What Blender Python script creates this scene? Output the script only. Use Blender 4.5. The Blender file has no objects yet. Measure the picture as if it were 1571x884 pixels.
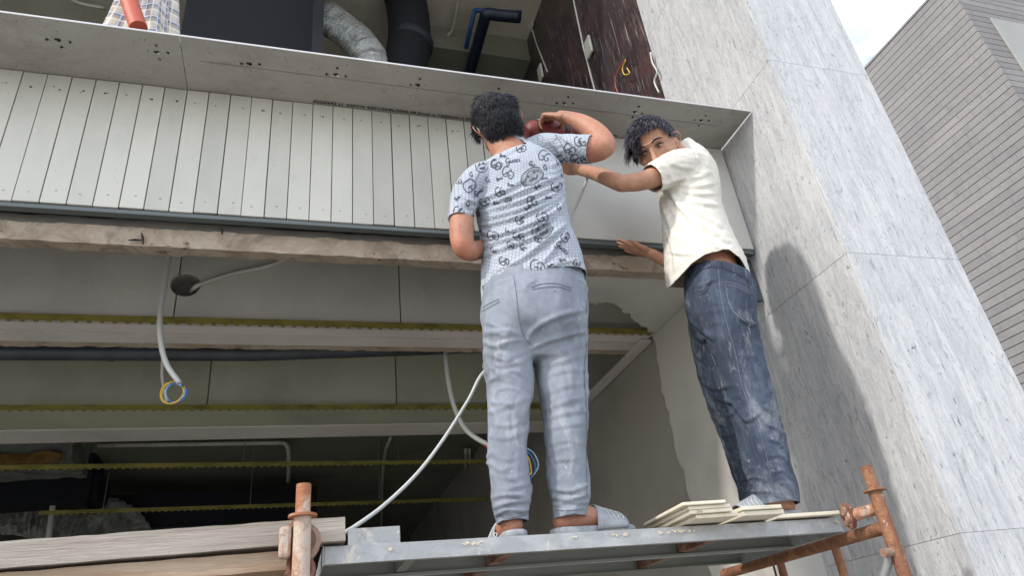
import bpy, bmesh, math, random
import numpy as np
from mathutils import Vector, Matrix, noise
from mathutils.bvhtree import BVHTree

scene = bpy.context.scene
COL = scene.collection
random.seed(7)
rng = np.random.default_rng(7)

# ------------------------------------------------------------------ camera
def unit(a):
    a = np.asarray(a, float)
    return a / np.linalg.norm(a)
EYE = np.array([0.0, 0.0, 1.6])            # the photographer's eye height, at the origin of the plan
FWD = unit([.2907, .827, .4815])           # looking up at the shop front
RGT = np.array([.956, -.272, -.110]); RGT = unit(RGT - FWD * (RGT @ FWD))
UPV = np.cross(RGT, FWD)
FOC = 1069.0                               # focal length in photo pixels (photo is 1571 wide)
cam_data = bpy.data.cameras.new('camera')
cam_data.sensor_width = 36.0
cam_data.lens = FOC * 36.0 / 1571.0
cam_data.clip_start = 0.05
cam_data.clip_end = 3000
cam = bpy.data.objects.new('camera', cam_data)
COL.objects.link(cam)
cam.matrix_world = Matrix(((RGT[0], UPV[0], -FWD[0], EYE[0]),
                           (RGT[1], UPV[1], -FWD[1], EYE[1]),
                           (RGT[2], UPV[2], -FWD[2], EYE[2]),
                           (0, 0, 0, 1)))
scene.camera = cam

# ------------------------------------------------------------------ sky and sun
SUN_DIR = unit([1.18, 0.42, -1.0])          # direction the sunlight travels
SUN_EL = math.asin(-SUN_DIR[2])
SUN_AZ = math.atan2(-SUN_DIR[0], -SUN_DIR[1])
world = bpy.data.worlds.new('World'); scene.world = world
world.use_nodes = True
wn, wl = world.node_tree.nodes, world.node_tree.links
wn.clear()
w_out = wn.new('ShaderNodeOutputWorld'); w_bg = wn.new('ShaderNodeBackground')
w_sky = wn.new('ShaderNodeTexSky'); w_sky.sky_type = 'NISHITA'; w_sky.sun_disc = False
w_sky.sun_elevation = SUN_EL; w_sky.sun_rotation = SUN_AZ
w_sky.air_density = 1.2; w_sky.dust_density = 2.0; w_sky.ozone_density = 1.0
w_tc = wn.new('ShaderNodeTexCoord'); w_no = wn.new('ShaderNodeTexNoise')
w_no.inputs['Scale'].default_value = 2.6; w_no.inputs['Detail'].default_value = 7
w_no.inputs['Roughness'].default_value = .6
w_rm = wn.new('ShaderNodeMapRange'); w_rm.inputs[1].default_value = .40; w_rm.inputs[2].default_value = .62
w_mx = wn.new('ShaderNodeMix'); w_mx.data_type = 'RGBA'
w_mx.inputs['B'].default_value = (11.8, 12.5, 13.5, 1)
wl.new(w_tc.outputs['Generated'], w_no.inputs['Vector'])
wl.new(w_no.outputs['Fac'], w_rm.inputs[0]); wl.new(w_rm.outputs[0], w_mx.inputs['Factor'])
wl.new(w_sky.outputs[0], w_mx.inputs['A']); wl.new(w_mx.outputs['Result'], w_bg.inputs['Color'])
w_bg.inputs['Strength'].default_value = 0.15
wl.new(w_bg.outputs[0], w_out.inputs['Surface'])

sun_data = bpy.data.lights.new('sun', 'SUN')
sun_data.energy = 2.0; sun_data.angle = math.radians(2.6); sun_data.color = (1.0, .955, .89)
sun = bpy.data.objects.new('sun', sun_data); COL.objects.link(sun)
sun.rotation_euler = Vector(SUN_DIR).to_track_quat('-Z', 'Y').to_euler()
sun.location = (-12, -6, 14)

scene.view_settings.view_transform = 'Standard'
scene.view_settings.look = 'None'
scene.view_settings.exposure = 0.50
scene.view_settings.gamma = 1.0
scene.render.engine = 'CYCLES'
scene.cycles.use_denoising = True
scene.cycles.max_bounces = 8
scene.cycles.diffuse_bounces = 5
scene.cycles.sample_clamp_indirect = 6

# ------------------------------------------------------------------ measuring helpers
def ray(x, y):
    return RGT * (x - 785.5) / FOC - UPV * (y - 442) / FOC + FWD
def at(x, y, Y=None, X=None, Z=None):
    """point of the place seen at photo position (x, y), on the plane Y=, X= or Z="""
    d = ray(x, y)
    t = Y / d[1] if Y is not None else (X / d[0] if X is not None else (Z - EYE[2]) / d[2])
    return EYE + d * t
def pix(P):
    q = np.asarray(P) - EYE
    z = q @ FWD
    return np.stack([785.5 + FOC * (q @ RGT) / z, 442 - FOC * (q @ UPV) / z], -1), z

# ------------------------------------------------------------------ object helpers
WLOC = {}
def tag(o, label=None, cat=None, group=None, kind=None):
    if label: o['label'] = label
    if cat: o['category'] = cat
    if group: o['group'] = group
    if kind: o['kind'] = kind
    return o
def thing(name, label, cat, loc=(0, 0, 0), group=None):
    o = bpy.data.objects.new(name, None); COL.objects.link(o)
    o.empty_display_size = .1
    o.location = loc; WLOC[o] = np.array(loc, float)
    return tag(o, label, cat, group)
def link(name, me, material, parent=None):
    o = bpy.data.objects.new(name, me); COL.objects.link(o)
    if material is not None:
        for m in (material if isinstance(material, (list, tuple)) else [material]): me.materials.append(m)
    if parent is not None: o.parent = parent
    WLOC[o] = WLOC[parent] if parent is not None else np.zeros(3)
    return o

class MB:
    def __init__(s): s.v = []; s.f = []; s.m = []; s.mi = 0
    def add(s, vs, fs):
        b = len(s.v); s.v += [tuple(map(float, p)) for p in vs]
        s.f += [tuple(i + b for i in f) for f in fs]; s.m += [s.mi] * len(fs)
        return s
    def box(s, lo, hi, M=None):
        (x0, y0, z0), (x1, y1, z1) = lo, hi
        vs = [(x0, y0, z0), (x1, y0, z0), (x1, y1, z0), (x0, y1, z0), (x0, y0, z1), (x1, y0, z1), (x1, y1, z1), (x0, y1, z1)]
        if M is not None: vs = [tuple(M @ Vector(p)) for p in vs]
        return s.add(vs, [(0, 3, 2, 1), (4, 5, 6, 7), (0, 1, 5, 4), (1, 2, 6, 5), (2, 3, 7, 6), (3, 0, 4, 7)])
    def bar(s, a, b, w, h, up=(0, 0, 1)):
        a, b = np.array(a, float), np.array(b, float); t = unit(b - a)
        sd = unit(np.cross(t, up)); u = np.cross(sd, t)
        vs = []
        for p in (a, b):
            for i, j in ((-1, -1), (1, -1), (1, 1), (-1, 1)): vs.append(p + sd * w / 2 * i + u * h / 2 * j)
        return s.add(vs, [(3, 2, 1, 0), (4, 5, 6, 7), (0, 1, 5, 4), (1, 2, 6, 5), (2, 3, 7, 6), (3, 0, 4, 7)])
    def rings(s, R, cap=True, close=False):
        n = len(R[0]); vs = [p for r_ in R for p in r_]; fs = []
        K = len(R)
        for k in range(K if close else K - 1):
            a, b = k * n, ((k + 1) % K) * n
            for i in range(n):
                j = (i + 1) % n
                fs.append((a + i, a + j, b + j, b + i))
        if cap and not close:
            c0, c1 = len(vs), len(vs) + 1
            vs = vs + [np.mean(R[0], 0), np.mean(R[-1], 0)]
            for i in range(n):
                j = (i + 1) % n
                fs.append((c0, j, i)); fs.append((c1, (K - 1) * n + i, (K - 1) * n + j))
        return s.add(vs, fs)
    def tube(s, pts, r, n=10, cap=True):
        pts = [np.array(p, float) for p in pts]; K = len(pts)
        rs = r if hasattr(r, '__len__') else [r] * K
        R = []; ref = None
        for k in range(K):
            t = unit(pts[min(k + 1, K - 1)] - pts[max(k - 1, 0)])
            if ref is None: ref = np.array([0, 0, 1.0]) if abs(t[2]) < .9 else np.array([1.0, 0, 0])
            sd = unit(np.cross(t, ref)); ref = np.cross(sd, t)
            R.append([pts[k] + rs[k] * (sd * math.cos(a) + ref * math.sin(a)) for a in np.linspace(0, 2 * math.pi, n, endpoint=False)])
        return s.rings(R, cap)
    def prism(s, poly, o, ex, ey, ez, depth):
        """2-D outline swept along ez"""
        o, ex, ey, ez = (np.array(q, float) for q in (o, ex, ey, ez)); n = len(poly)
        vs = [o + ex * a + ey * b for a, b in poly] + [o + ex * a + ey * b + ez * depth for a, b in poly]
        return s.add(vs, [tuple(range(n))[::-1], tuple(range(n, 2 * n))] + [(i, (i + 1) % n, n + (i + 1) % n, n + i) for i in range(n)])
    def disc(s, c, n, r, h, seg=10):
        n = unit(n); return s.tube([np.array(c), np.array(c) + n * h], r, seg)
    def mesh(s, name, off=(0, 0, 0), smooth=False, fix=True):
        me = bpy.data.meshes.new(name)
        me.from_pydata([(a - off[0], b - off[1], c - off[2]) for a, b, c in s.v], [], s.f)
        if any(s.m): me.polygons.foreach_set('material_index', s.m)
        if fix:
            bm = bmesh.new(); bm.from_mesh(me); bmesh.ops.recalc_face_normals(bm, faces=bm.faces); bm.to_mesh(me); bm.free()
        if smooth:
            me.polygons.foreach_set('use_smooth', [True] * len(me.polygons))
        me.update()
        return me
    def build(s, name, material, parent=None, smooth=False, bevel=0, auto=False, seg=2):
        off = WLOC[parent] if parent is not None else (0, 0, 0)
        me = s.mesh(name, off, smooth or auto)
        o = link(name, me, material, parent)
        if auto:
            me.set_sharp_from_angle(angle=math.radians(38))
        if bevel:
            b = o.modifiers.new('bevel', 'BEVEL'); b.width = bevel; b.segments = seg; b.limit_method = 'ANGLE'
        return o

def spline(pts, k=6):
    """Catmull-Rom through rows of numbers"""
    P = np.array(pts, float); n = len(P)
    Q = np.vstack([2 * P[0] - P[1], P, 2 * P[-1] - P[-2]]); out = []
    for i in range(1, n):
        p0, p1, p2, p3 = Q[i - 1], Q[i], Q[i + 1], Q[i + 2]
        for t in np.linspace(0, 1, k, endpoint=False):
            out.append(.5 * (2 * p1 + (p2 - p0) * t + (2 * p0 - 5 * p1 + 4 * p2 - p3) * t ** 2 + (3 * p1 - p0 - 3 * p2 + p3) * t ** 3))
    out.append(P[-1]); return np.array(out)

# ------------------------------------------------------------------ materials
def srgb(r, g, b):
    f = lambda c: (c / 255 / 12.92) if c / 255 <= .04045 else ((c / 255 + .055) / 1.055) ** 2.4
    return (f(r), f(g), f(b))
class Mat:
    """small node-graph writer round one Principled shader"""
    def __init__(s, name, col, rough=.7, metal=0.0, spec=.5):
        s.m = bpy.data.materials.new(name); s.m.use_nodes = True
        s.nt = s.m.node_tree; s.b = s.nt.nodes['Principled BSDF']
        s.b.inputs['Roughness'].default_value = rough; s.b.inputs['Metallic'].default_value = metal
        s.b.inputs['Specular IOR Level'].default_value = spec
        s.b.inputs['Base Color'].default_value = (*col, 1)
        s.col = None; s.base = col; s.nrm = None; s.tc = s.nt.nodes.new('ShaderNodeTexCoord')
    def n(s, t, **k):
        q = s.nt.nodes.new(t)
        for a, v in k.items(): setattr(q, a, v)
        return q
    def L(s, a, b): s.nt.links.new(a, b)
    def vec(s, scale=(1, 1, 1), rot=(0, 0, 0), src='Object'):
        mp = s.n('ShaderNodeMapping'); mp.inputs['Scale'].default_value = scale; mp.inputs['Rotation'].default_value = rot
        oi = s.n('ShaderNodeObjectInfo'); ad = s.n('ShaderNodeVectorMath', operation='ADD')
        mu = s.n('ShaderNodeMath', operation='MULTIPLY'); mu.inputs[1].default_value = 13.0
        s.L(oi.outputs['Random'], mu.inputs[0]); s.L(mu.outputs[0], ad.inputs[1])
        s.L(s.tc.outputs[src], ad.inputs[0]); s.L(ad.outputs[0], mp.inputs['Vector'])
        return mp.outputs[0]
    def noise(s, scale=5, stretch=(1, 1, 1), detail=5, rough=.6, dist=0, rot=(0, 0, 0), lo=.4, hi=.6, kind='noise'):
        if kind == 'noise':
            q = s.n('ShaderNodeTexNoise'); q.inputs['Detail'].default_value = detail
            q.inputs['Roughness'].default_value = rough; q.inputs['Distortion'].default_value = dist
        else:
            q = s.n('ShaderNodeTexVoronoi'); q.feature = 'F1' if kind == 'cells' else 'DISTANCE_TO_EDGE'
        q.inputs['Scale'].default_value = scale
        s.L(s.vec(stretch, rot), q.inputs['Vector'])
        mr = s.n('ShaderNodeMapRange'); mr.interpolation_type = 'SMOOTHSTEP'
        mr.inputs[1].default_value = lo; mr.inputs[2].default_value = hi
        s.L(q.outputs['Fac'] if kind == 'noise' else q.outputs['Distance'], mr.inputs[0])
        return mr.outputs[0]
    def mix(s, col, fac, amt=1.0, mode='MIX'):
        q = s.n('ShaderNodeMix', data_type='RGBA', blend_type=mode)
        if hasattr(fac, 'default_value') or True:
            if amt != 1.0:
                m_ = s.n('ShaderNodeMath', operation='MULTIPLY'); m_.inputs[1].default_value = amt
                s.L(fac, m_.inputs[0]); fac = m_.outputs[0]
            s.L(fac, q.inputs['Factor'])
        if s.col is None: q.inputs['A'].default_value = (*s.base, 1)
        else: s.L(s.col, q.inputs['A'])
        if isinstance(col, tuple): q.inputs['B'].default_value = (*col, 1)
        else: s.L(col, q.inputs['B'])
        s.col = q.outputs['Result']; s.L(s.col, s.b.inputs['Base Color']); return s
    def rnd(s, amt=.06):
        """a slight tone of its own for each piece"""
        oi = s.n('ShaderNodeObjectInfo'); mr = s.n('ShaderNodeMapRange'); mr.inputs[3].default_value = 1 - amt; mr.inputs[4].default_value = 1 + amt
        s.L(oi.outputs['Random'], mr.inputs[0])
        q = s.n('ShaderNodeMix', data_type='RGBA', blend_type='MULTIPLY'); q.inputs['Factor'].default_value = 1
        if s.col is None: q.inputs['A'].default_value = (*s.base, 1)
        else: s.L(s.col, q.inputs['A'])
        s.L(mr.outputs[0], q.inputs['B']); s.col = q.outputs['Result']; s.L(s.col, s.b.inputs['Base Color']); return s
    def bump(s, h, strength=.3, dist=.01):
        q = s.n('ShaderNodeBump'); q.inputs['Strength'].default_value = strength; q.inputs['Distance'].default_value = dist
        s.L(h, q.inputs['Height'])
        if s.nrm is not None: s.L(s.nrm, q.inputs['Normal'])
        s.nrm = q.outputs[0]; s.L(s.nrm, s.b.inputs['Normal']); return s
    def rough(s, fac, lo, hi):
        mr = s.n('ShaderNodeMapRange'); mr.inputs[3].default_value = lo; mr.inputs[4].default_value = hi
        s.L(fac, mr.inputs[0]); s.L(mr.outputs[0], s.b.inputs['Roughness']); return s

def simple(name, col, rough=.6, metal=0.0, var=.12, scale=8, bump=0):
    m = Mat(name, col, rough, metal)
    d = tuple(c * (1 - var * 2.2) for c in col)
    n1 = m.noise(scale, detail=6, lo=.35, hi=.7); m.mix(d, n1)
    if bump: m.bump(m.noise(scale * 8, detail=4, lo=.2, hi=.8), bump, .004)
    return m.m

MT = {}
# veined pale stone of the pillar
m = Mat('pale_marble', (.47, .468, .47), .45)
R8 = (0, .10, 0)
m.mix((.52, .515, .515), m.noise(1.1, (1.6, 1.6, .5), 6, .65, .8, R8, .36, .64))
m.mix((.41, .415, .43), m.noise(2.2, (3.0, 3.0, .35), 8, .75, 1.8, R8, .42, .60), .85)
m.mix((.57, .565, .56), m.noise(5, (3.4, 3.4, .5), 8, .75, 1.0, R8, .48, .62), .65)
m.mix((.35, .355, .37), m.noise(7, (3.8, 3.8, .5), 9, .8, 1.6, R8, .46, .60), .75)
m.mix((.61, .605, .60), m.noise(26, (2.4, 2.4, .9), 6, .75, 1.0, R8, .52, .62), .45)
m.mix((.20, .205, .22), m.noise(9, (4.2, 4.2, .45), 7, .78, 1.8, R8, .555, .64), .75)
m.mix((.19, .195, .21), m.noise(22, (3.0, 3.0, .7), 4, .7, 1.4, R8, .60, .67), .6)
m.mix((.10, .10, .11), m.noise(30, (2.4, 2.4, .8), 3, .6, .8, R8, .655, .69), .75)
m.bump(m.noise(60, (1, 1, .4), 5, .7, lo=.2, hi=.8), .12, .003)
MT['marble'] = m.m
# dark red-brown polished stone upstairs
m = Mat('dark_stone', (.035, .025, .028), .32)
m.mix((.085, .045, .042), m.noise(2.2, (1, 1.2, .6), 7, .7, 1.5, (.5, 0, 0), .45, .7))
m.mix((.03, .035, .06), m.noise(3.1, (1, 1.4, .6), 6, .65, 1.0, (.5, 0, 0), .55, .7), .7)
m.mix((.16, .14, .14), m.noise(7, (1, 4, .5), 7, .75, 1.6, (.6, 0, 0), .53, .66), .7)
m.mix((.30, .26, .25), m.noise(13, (1, 5, .35), 4, .7, .8, (.5, 0, 0), .61, .69), .5)
m.mix((.40, .36, .34), m.noise(9, (1, 6, .3), 3, .6, .6, (-.4, 0, 0), .64, .69), .7)
MT['dark_stone'] = m.m
# stainless sheet of the soffit
m = Mat('steel_sheet', (.37, .35, .32), .45, .2)
m.mix((.285, .262, .235), m.noise(2.2, (1, 1.6, 1), 6, .7, .8, lo=.42, hi=.68), .8)
m.mix((.43, .41, .375), m.noise(3.4, (.7, 1.6, 1), 5, .6, .5, lo=.5, hi=.72), .6)
m.mix((.20, .18, .16), m.noise(9, (1, 1, 1), 8, .75, 2.0, lo=.56, hi=.68), .5)
m.mix((.50, .48, .44), m.noise(13, (1, 2.2, 1), 8, .75, 2.5, lo=.56, hi=.66), .4)
m.mix((.10, .09, .08), m.noise(48, (2.2, .7, 1), 3, .6, .3, lo=.66, hi=.70), .6)
m.rough(m.noise(6, detail=5), .36, .55)
m.rnd(.08)
MT['steel'] = m.m
MT['steel_edge'] = simple('steel_edge', (.60, .58, .58), .35, .2, .03)  # paler than the sheet: the sunlit line of the edge put into its colour
m = Mat('white_strip', (.51, .495, .44), .42)
m.mix((.44, .43, .385), m.noise(3, (1, 1, .5), 5, lo=.4, hi=.68), .8)
m.mix((.40, .395, .36), m.noise(12, (1, 1, .4), 7, .75, .6, lo=.55, hi=.68), .4)
m.mix((.33, .31, .27), m.noise(42, (1, 1, .7), 4, .7, lo=.66, hi=.71), .5)
m.bump(m.noise(130, (1, 1, .25), 4, lo=.2, hi=.8), .10, .002)
m.rnd(.08); MT['strip'] = m.m
m = Mat('white_sheet', (.54, .525, .49), .36)
m.mix((.48, .465, .435), m.noise(3, (1, 1, 1), 5, lo=.4, hi=.7), .8)
m.mix((.36, .34, .31), m.noise(36, (1, 1, 1), 4, .6, lo=.72, hi=.78), .6)
MT['sheet'] = m.m
m = Mat('sheet_return', (.10, .12, .12), .4, .2)
m.mix((.10, .115, .115), m.noise(8, (.5, 1, 1), 5, lo=.45, hi=.7), .8); MT['return'] = m.m
MT['screw'] = simple('screw', (.42, .42, .40), .35, .8, .1)
MT['hole'] = simple('hole_black', (.015, .014, .013), .8)
MT['scribe'] = simple('scribe', (.24, .22, .20), .6)
MT['gap'] = simple('gap_grey', (.17, .16, .14), .8)
MT['ink'] = simple('ink', (.02, .02, .022), .6)
# rough concrete beam
m = Mat('rough_concrete', (.40, .31, .23), .9)
m.mix((.50, .42, .335), m.noise(5, (.9, 1, 1), 8, .75, .6, lo=.42, hi=.62))
m.mix((.25, .19, .14), m.noise(6, (.8, 1, 1), 7, .7, 1.0, lo=.50, hi=.64), .75)
m.mix((.07, .055, .045), m.noise(12, (.8, 1, 1.4), 6, .7, 1.2, lo=.62, hi=.67), .85)
m.bump(m.noise(26, (.7, 1, 1), 8, .72, lo=.2, hi=.8), .8, .012); MT['concrete'] = m.m
def board(name, c, d=.8):
    m = Mat(name, c, .8)
    m.mix(tuple(q * .72 for q in c), m.noise(1.3, (1, 1, 1), 5, .6, lo=.4, hi=.7), .8)
    m.mix(tuple(q * .4 for q in c), m.noise(45, (1, 1, 1), 3, .6, lo=.70, hi=.75), d)
    m.bump(m.noise(30, (1, 1, 1), 5, lo=.2, hi=.8), .15, .004); m.rnd(.05); return m.m
MT['board'] = board('grey_board', (.58, .55, .50))
MT['board2'] = board('olive_board', (.42, .42, .315))
MT['plank_pale'] = board('pale_plank', (.60, .55, .52))
MT['plaster'] = board('new_plaster', (.52, .495, .46))
MT['old_plaster'] = board('old_plaster', (.30, .28, .25), .3)
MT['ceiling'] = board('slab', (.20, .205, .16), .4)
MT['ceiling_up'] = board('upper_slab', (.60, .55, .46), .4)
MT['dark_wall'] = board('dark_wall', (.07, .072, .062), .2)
m = Mat('galvanised_track', (.26, .225, .05), .45, .2)
m.mix((.15, .13, .03), m.noise(20, (.4, 1, 1), 5, lo=.4, hi=.7)); MT['track'] = m.m
MT['pvc_white'] = simple('pvc_white', (.62, .62, .60), .4, 0, .05)
MT['pvc_grey'] = simple('pvc_grey', (.055, .062, .075), .4, 0, .15)
MT['pvc_dull'] = simple('pvc_dull', (.58, .56, .51), .5, 0, .08)
MT['blue_pipe'] = simple('blue_pipe', (.02, .075, .24), .45, 0, .1)
MT['navy_pipe'] = simple('navy_pipe', (.012, .018, .045), .4, 0, .1)
MT['black_foam'] = simple('black_foam', (.0045, .006, .011), .9, 0, .1, 20)
MT['navy_panel'] = simple('navy_panel', (.016, .021, .034), .7, 0, .1)
MT['yellow_wire'] = simple('yellow_wire', (.62, .40, .05), .5, 0, .03)
MT['blue_wire'] = simple('blue_wire', (.05, .16, .45), .5, 0, .03)
MT['pale_blue_wire'] = simple('pale_blue_wire', (.35, .48, .60), .5, 0, .03)
MT['red_wire'] = simple('red_wire', (.42, .06, .05), .5, 0, .03)
MT['cord'] = simple('cord_grey', (.52, .53, .52), .55, 0, .06)
m = Mat('foil', (.86, .87, .83), .24, .92)
m.mix((.45, .47, .44), m.noise(9, detail=6, lo=.45, hi=.68), .7)
m.bump(m.noise(30, (1, 1, 1), 6, .75, 2.0, lo=.3, hi=.7), 1.0, .03); MT['foil'] = m.m
# scaffold
def rusty(name, paint, rust=(.26, .085, .035), lo=.42, hi=.56, metal=.1):
    m = Mat(name, paint, .75, metal)
    m.mix(rust, m.noise(9, (1, 1, .5), 7, .72, .6, lo=lo, hi=hi))
    m.mix(tuple(c * .45 for c in rust), m.noise(30, (1, 1, 1), 6, .7, lo=.55, hi=.7), .8)
    m.mix((.62, .50, .40), m.noise(70, (1, 1, .6), 4, .7, lo=.62, hi=.70), .6)
    m.bump(m.noise(90, detail=6, lo=.2, hi=.8), .5, .004); return m.m
MT['rust_pale'] = rusty('rusty_pale_pole', (.48, .39, .32), (.33, .13, .06), .38, .54)
MT['rust_orange'] = rusty('rusty_orange_pole', (.31, .15, .08), (.20, .085, .045), .4, .58)
MT['rust_dark'] = rusty('rusty_coupler', (.30, .19, .14), (.15, .055, .03), .42, .6)
m = Mat('galvanised', (.32, .325, .33), .5, .3)
m.mix((.43, .435, .44), m.noise(18, (.6, 1, 1), 5, .6, lo=.42, hi=.66), .8)
m.mix((.26, .28, .30), m.noise(26, (.8, 1, .5), 6, .7, lo=.56, hi=.72), .7)
m.mix((.60, .55, .46), m.noise(9, (1, 1, .5), 8, .78, .8, lo=.585, hi=.63), .7)
m.mix((.22, .13, .09), m.noise(11, (1, 1, .6), 7, .75, lo=.60, hi=.68), .6)
m.bump(m.noise(80, detail=5, lo=.2, hi=.8), .25, .003); MT['galv'] = m.m
m = Mat('galvanised_under', (.24, .25, .23), .55, .3)
m.mix((.30, .31, .28), m.noise(7, (.3, 1, 1), 5, lo=.4, hi=.7))
m.mix((.14, .06, .035), m.noise(17, (1, 1, 1), 6, .7, lo=.66, hi=.72), .9); MT['galv_under'] = m.m
m = Mat('plaster_splash', (.62, .56, .45), .9); m.mix((.48, .42, .33), m.noise(40, detail=5)); MT['splash'] = m.m
m = Mat('weathered_timber', (.29, .25, .21), .85)
m.mix((.40, .36, .315), m.noise(3.5, (.25, 2, 2), 7, .7, .5, lo=.42, hi=.66))
m.mix((.20, .145, .10), m.noise(6, (.25, 3, 3), 8, .75, .8, lo=.50, hi=.66), .7)
m.mix((.10, .08, .06), m.noise(34, (2.5, .6, .5), 4, .7, .3, lo=.66, hi=.74), .6)
m.bump(m.noise(14, (.3, 4, 4), 7, .7, lo=.2, hi=.8), .5, .006); MT['timber'] = m.m
m = Mat('brown_timber', (.30, .20, .13), .85)
m.mix((.42, .33, .24), m.noise(4, (.2, 3, 3), 7, .7, .5, lo=.42, hi=.68))
m.mix((.12, .07, .04), m.noise(9, (.15, 4, 4), 8, .7, .6, lo=.55, hi=.74), .7)
m.bump(m.noise(14, (.25, 4, 4), 7, .7, lo=.2, hi=.8), .5, .006); MT['timber_brown'] = m.m
m = Mat('cream_tile', (.66, .60, .48), .6)
m.mix((.55, .49, .38), m.noise(14, detail=6, lo=.45, hi=.7), .8)
m.mix((.74, .70, .62), m.noise(25, detail=5, lo=.55, hi=.7), .6); m.rnd(.05); MT['tile'] = m.m
MT['tower_board'] = None
m = Mat('granite_cladding', (.18, .168, .165), .7)
m.mix((.22, .205, .20), m.noise(.5, (1, 1, 1), 5, lo=.35, hi=.7))
m.mix((.14, .13, .135), m.noise(9, (1, 1, .25), 6, .7, lo=.5, hi=.72), .7)
m.mix((.37, .34, .34), m.noise(26, (1, 1, .6), 4, .7, lo=.60, hi=.70), .6)
m.rnd(.05); MT['tower_board'] = m.m
MT['tower_core'] = simple('tower_joint', (.045, .042, .045), .9)
MT['tower_panel'] = simple('tower_panel', (.30, .30, .285), .6, 0, .05, 2)
m = Mat('street', (.38, .365, .34), .9)
m.mix((.31, .295, .275), m.noise(.4, detail=8, lo=.35, hi=.7)); m.mix((.33, .32, .30), m.noise(6, detail=6, lo=.5, hi=.7), .5)
m.bump(m.noise(40, detail=5, lo=.2, hi=.8), .3, .01); MT['ground'] = m.m

# =================================================================== THE SETTING
def struct(o): return tag(o, kind='structure')
mb = MB(); n = 24; S = 400.0
mb.add([(-S, -S, 0), (S, -S, 0), (S, S, 0), (-S, S, 0)], [(0, 1, 2, 3)])
tag(mb.build('ground', MT['ground']), 'grey concrete street in front of the shop', None, kind='structure')

def rough_box(lo, hi, cell, amp, seed=0, scale=9.0, ragged=0):
    lo, hi = np.array(lo, float), np.array(hi, float)
    bm = bmesh.new(); bmesh.ops.create_cube(bm, size=1)
    for v in bm.verts: v.co = Vector(lo + (np.array(v.co) + .5) * (hi - lo))
    for ax in range(3):
        k = int((hi - lo)[ax] / cell)
        for i in range(1, k):
            q = lo.copy(); q[ax] += (hi - lo)[ax] * i / k
            nrm = [0, 0, 0]; nrm[ax] = 1
            bmesh.ops.bisect_plane(bm, geom=bm.verts[:] + bm.edges[:] + bm.faces[:], plane_co=q, plane_no=nrm)
    bm.normal_update()
    for v in bm.verts:
        p = v.co * scale + Vector((seed * 7.3, 0, 0))
        d = noise.fractal(p, 1.0, 2.0, 4) * amp
        if ragged and v.co.z < lo[2] + cell * .6:
            d2 = max(0, noise.noise(v.co * 14 + Vector((0, seed, 3)))) * ragged + abs(noise.noise(v.co * 40)) * ragged * .4
            v.co.z += d2
        v.co += v.normal * d
    return bm
def from_bm(bm, name, mat, parent=None, smooth=True):
    off = WLOC[parent] if parent is not None else np.zeros(3)
    for v in bm.verts: v.co -= Vector(off)
    me = bpy.data.meshes.new(name); bm.to_mesh(me); bm.free()
    if smooth:
        me.polygons.foreach_set('use_smooth', [True] * len(me.polygons)); me.set_sharp_from_angle(angle=math.radians(50))
    return link(name, me, mat, parent)

# ---- shop-front band: strip cladding, sheet, soffit, beam
PY = 2.40; Z0, Z1 = 3.275, 3.906; SW = .0855
T = thing('strip_cladding', 'band of narrow white vertical strips screwed on under the steel soffit', 'cladding', (0, PY, Z0))
nst = 0
for k in range(-8, 22):
    x = -1.003 + k * SW
    if x > .86: break
    mb = MB(); dz = random.uniform(-.002, .002); dy = random.uniform(-.0012, .0012)
    mb.box((x + .0017 + random.uniform(-.0008, .0008), PY + dy, Z0 + dz), (x + SW - .0017 + random.uniform(-.0006, .0006), PY + .012 + dy, Z1 - .004))
    mb.build('strip', MT['strip'], T, bevel=.0018)
    nst += 1
XE = -1.003 + 22 * SW
mb = MB(); mb.box((-1.75, PY + .014, Z0 + .01), (XE, PY + .022, Z1 - .005)); mb.build('backing', MT['gap'], T)
mb = MB()
for k in range(-8, 22):
    x = -1.003 + (k + .5) * SW
    for zz in (Z1 - .075, Z0 + .05):
        mb.disc((x + random.uniform(-.012, .012), PY - .0028, zz + random.uniform(-.008, .008)), (0, 1, 0), .0034, .004, 8)
tag(mb.build('screw', MT['screw'], T), kind='stuff')
mb = MB()
for k in range(-8, 22):
    if random.random() < .5:
        x = -1.003 + (k + .5) * SW
        mb.disc((x + random.uniform(-.02, .02), PY - .0026, Z1 - .075 + random.uniform(-.01, .01)), (0, 1, 0), .0036, .003, 7)
tag(mb.build('drill_hole', MT['hole'], T), kind='stuff')
mb = MB(); mb.box((-1.75, PY + .006, Z0 - .022), (XE, PY + .04, Z0 - .003)); mb.build('bottom_return', MT['return'], T, bevel=.002)

T = thing('white_sheet', 'smooth white metal sheet being fitted between the two workers and the marble', 'panel', (1.5, PY, Z0))
mb = MB(); mb.box((XE + .004, PY - .002, Z0 - .002), (2.112, PY + .010, Z1 - .004)); mb.build('sheet', MT['sheet'], T, bevel=.002)
mb = MB(); mb.box((XE + .004, PY + .006, Z0 - .026), (2.112, PY + .04, Z0 - .004)); mb.build('bottom_return', MT['return'], T, bevel=.002)
mb = MB(); mb.box((2.02, PY + .05, Z0 - .26), (2.112, PY + .07, Z0 - .03)); mb.build('edge_strip', MT['pvc_grey'], T)

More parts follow.
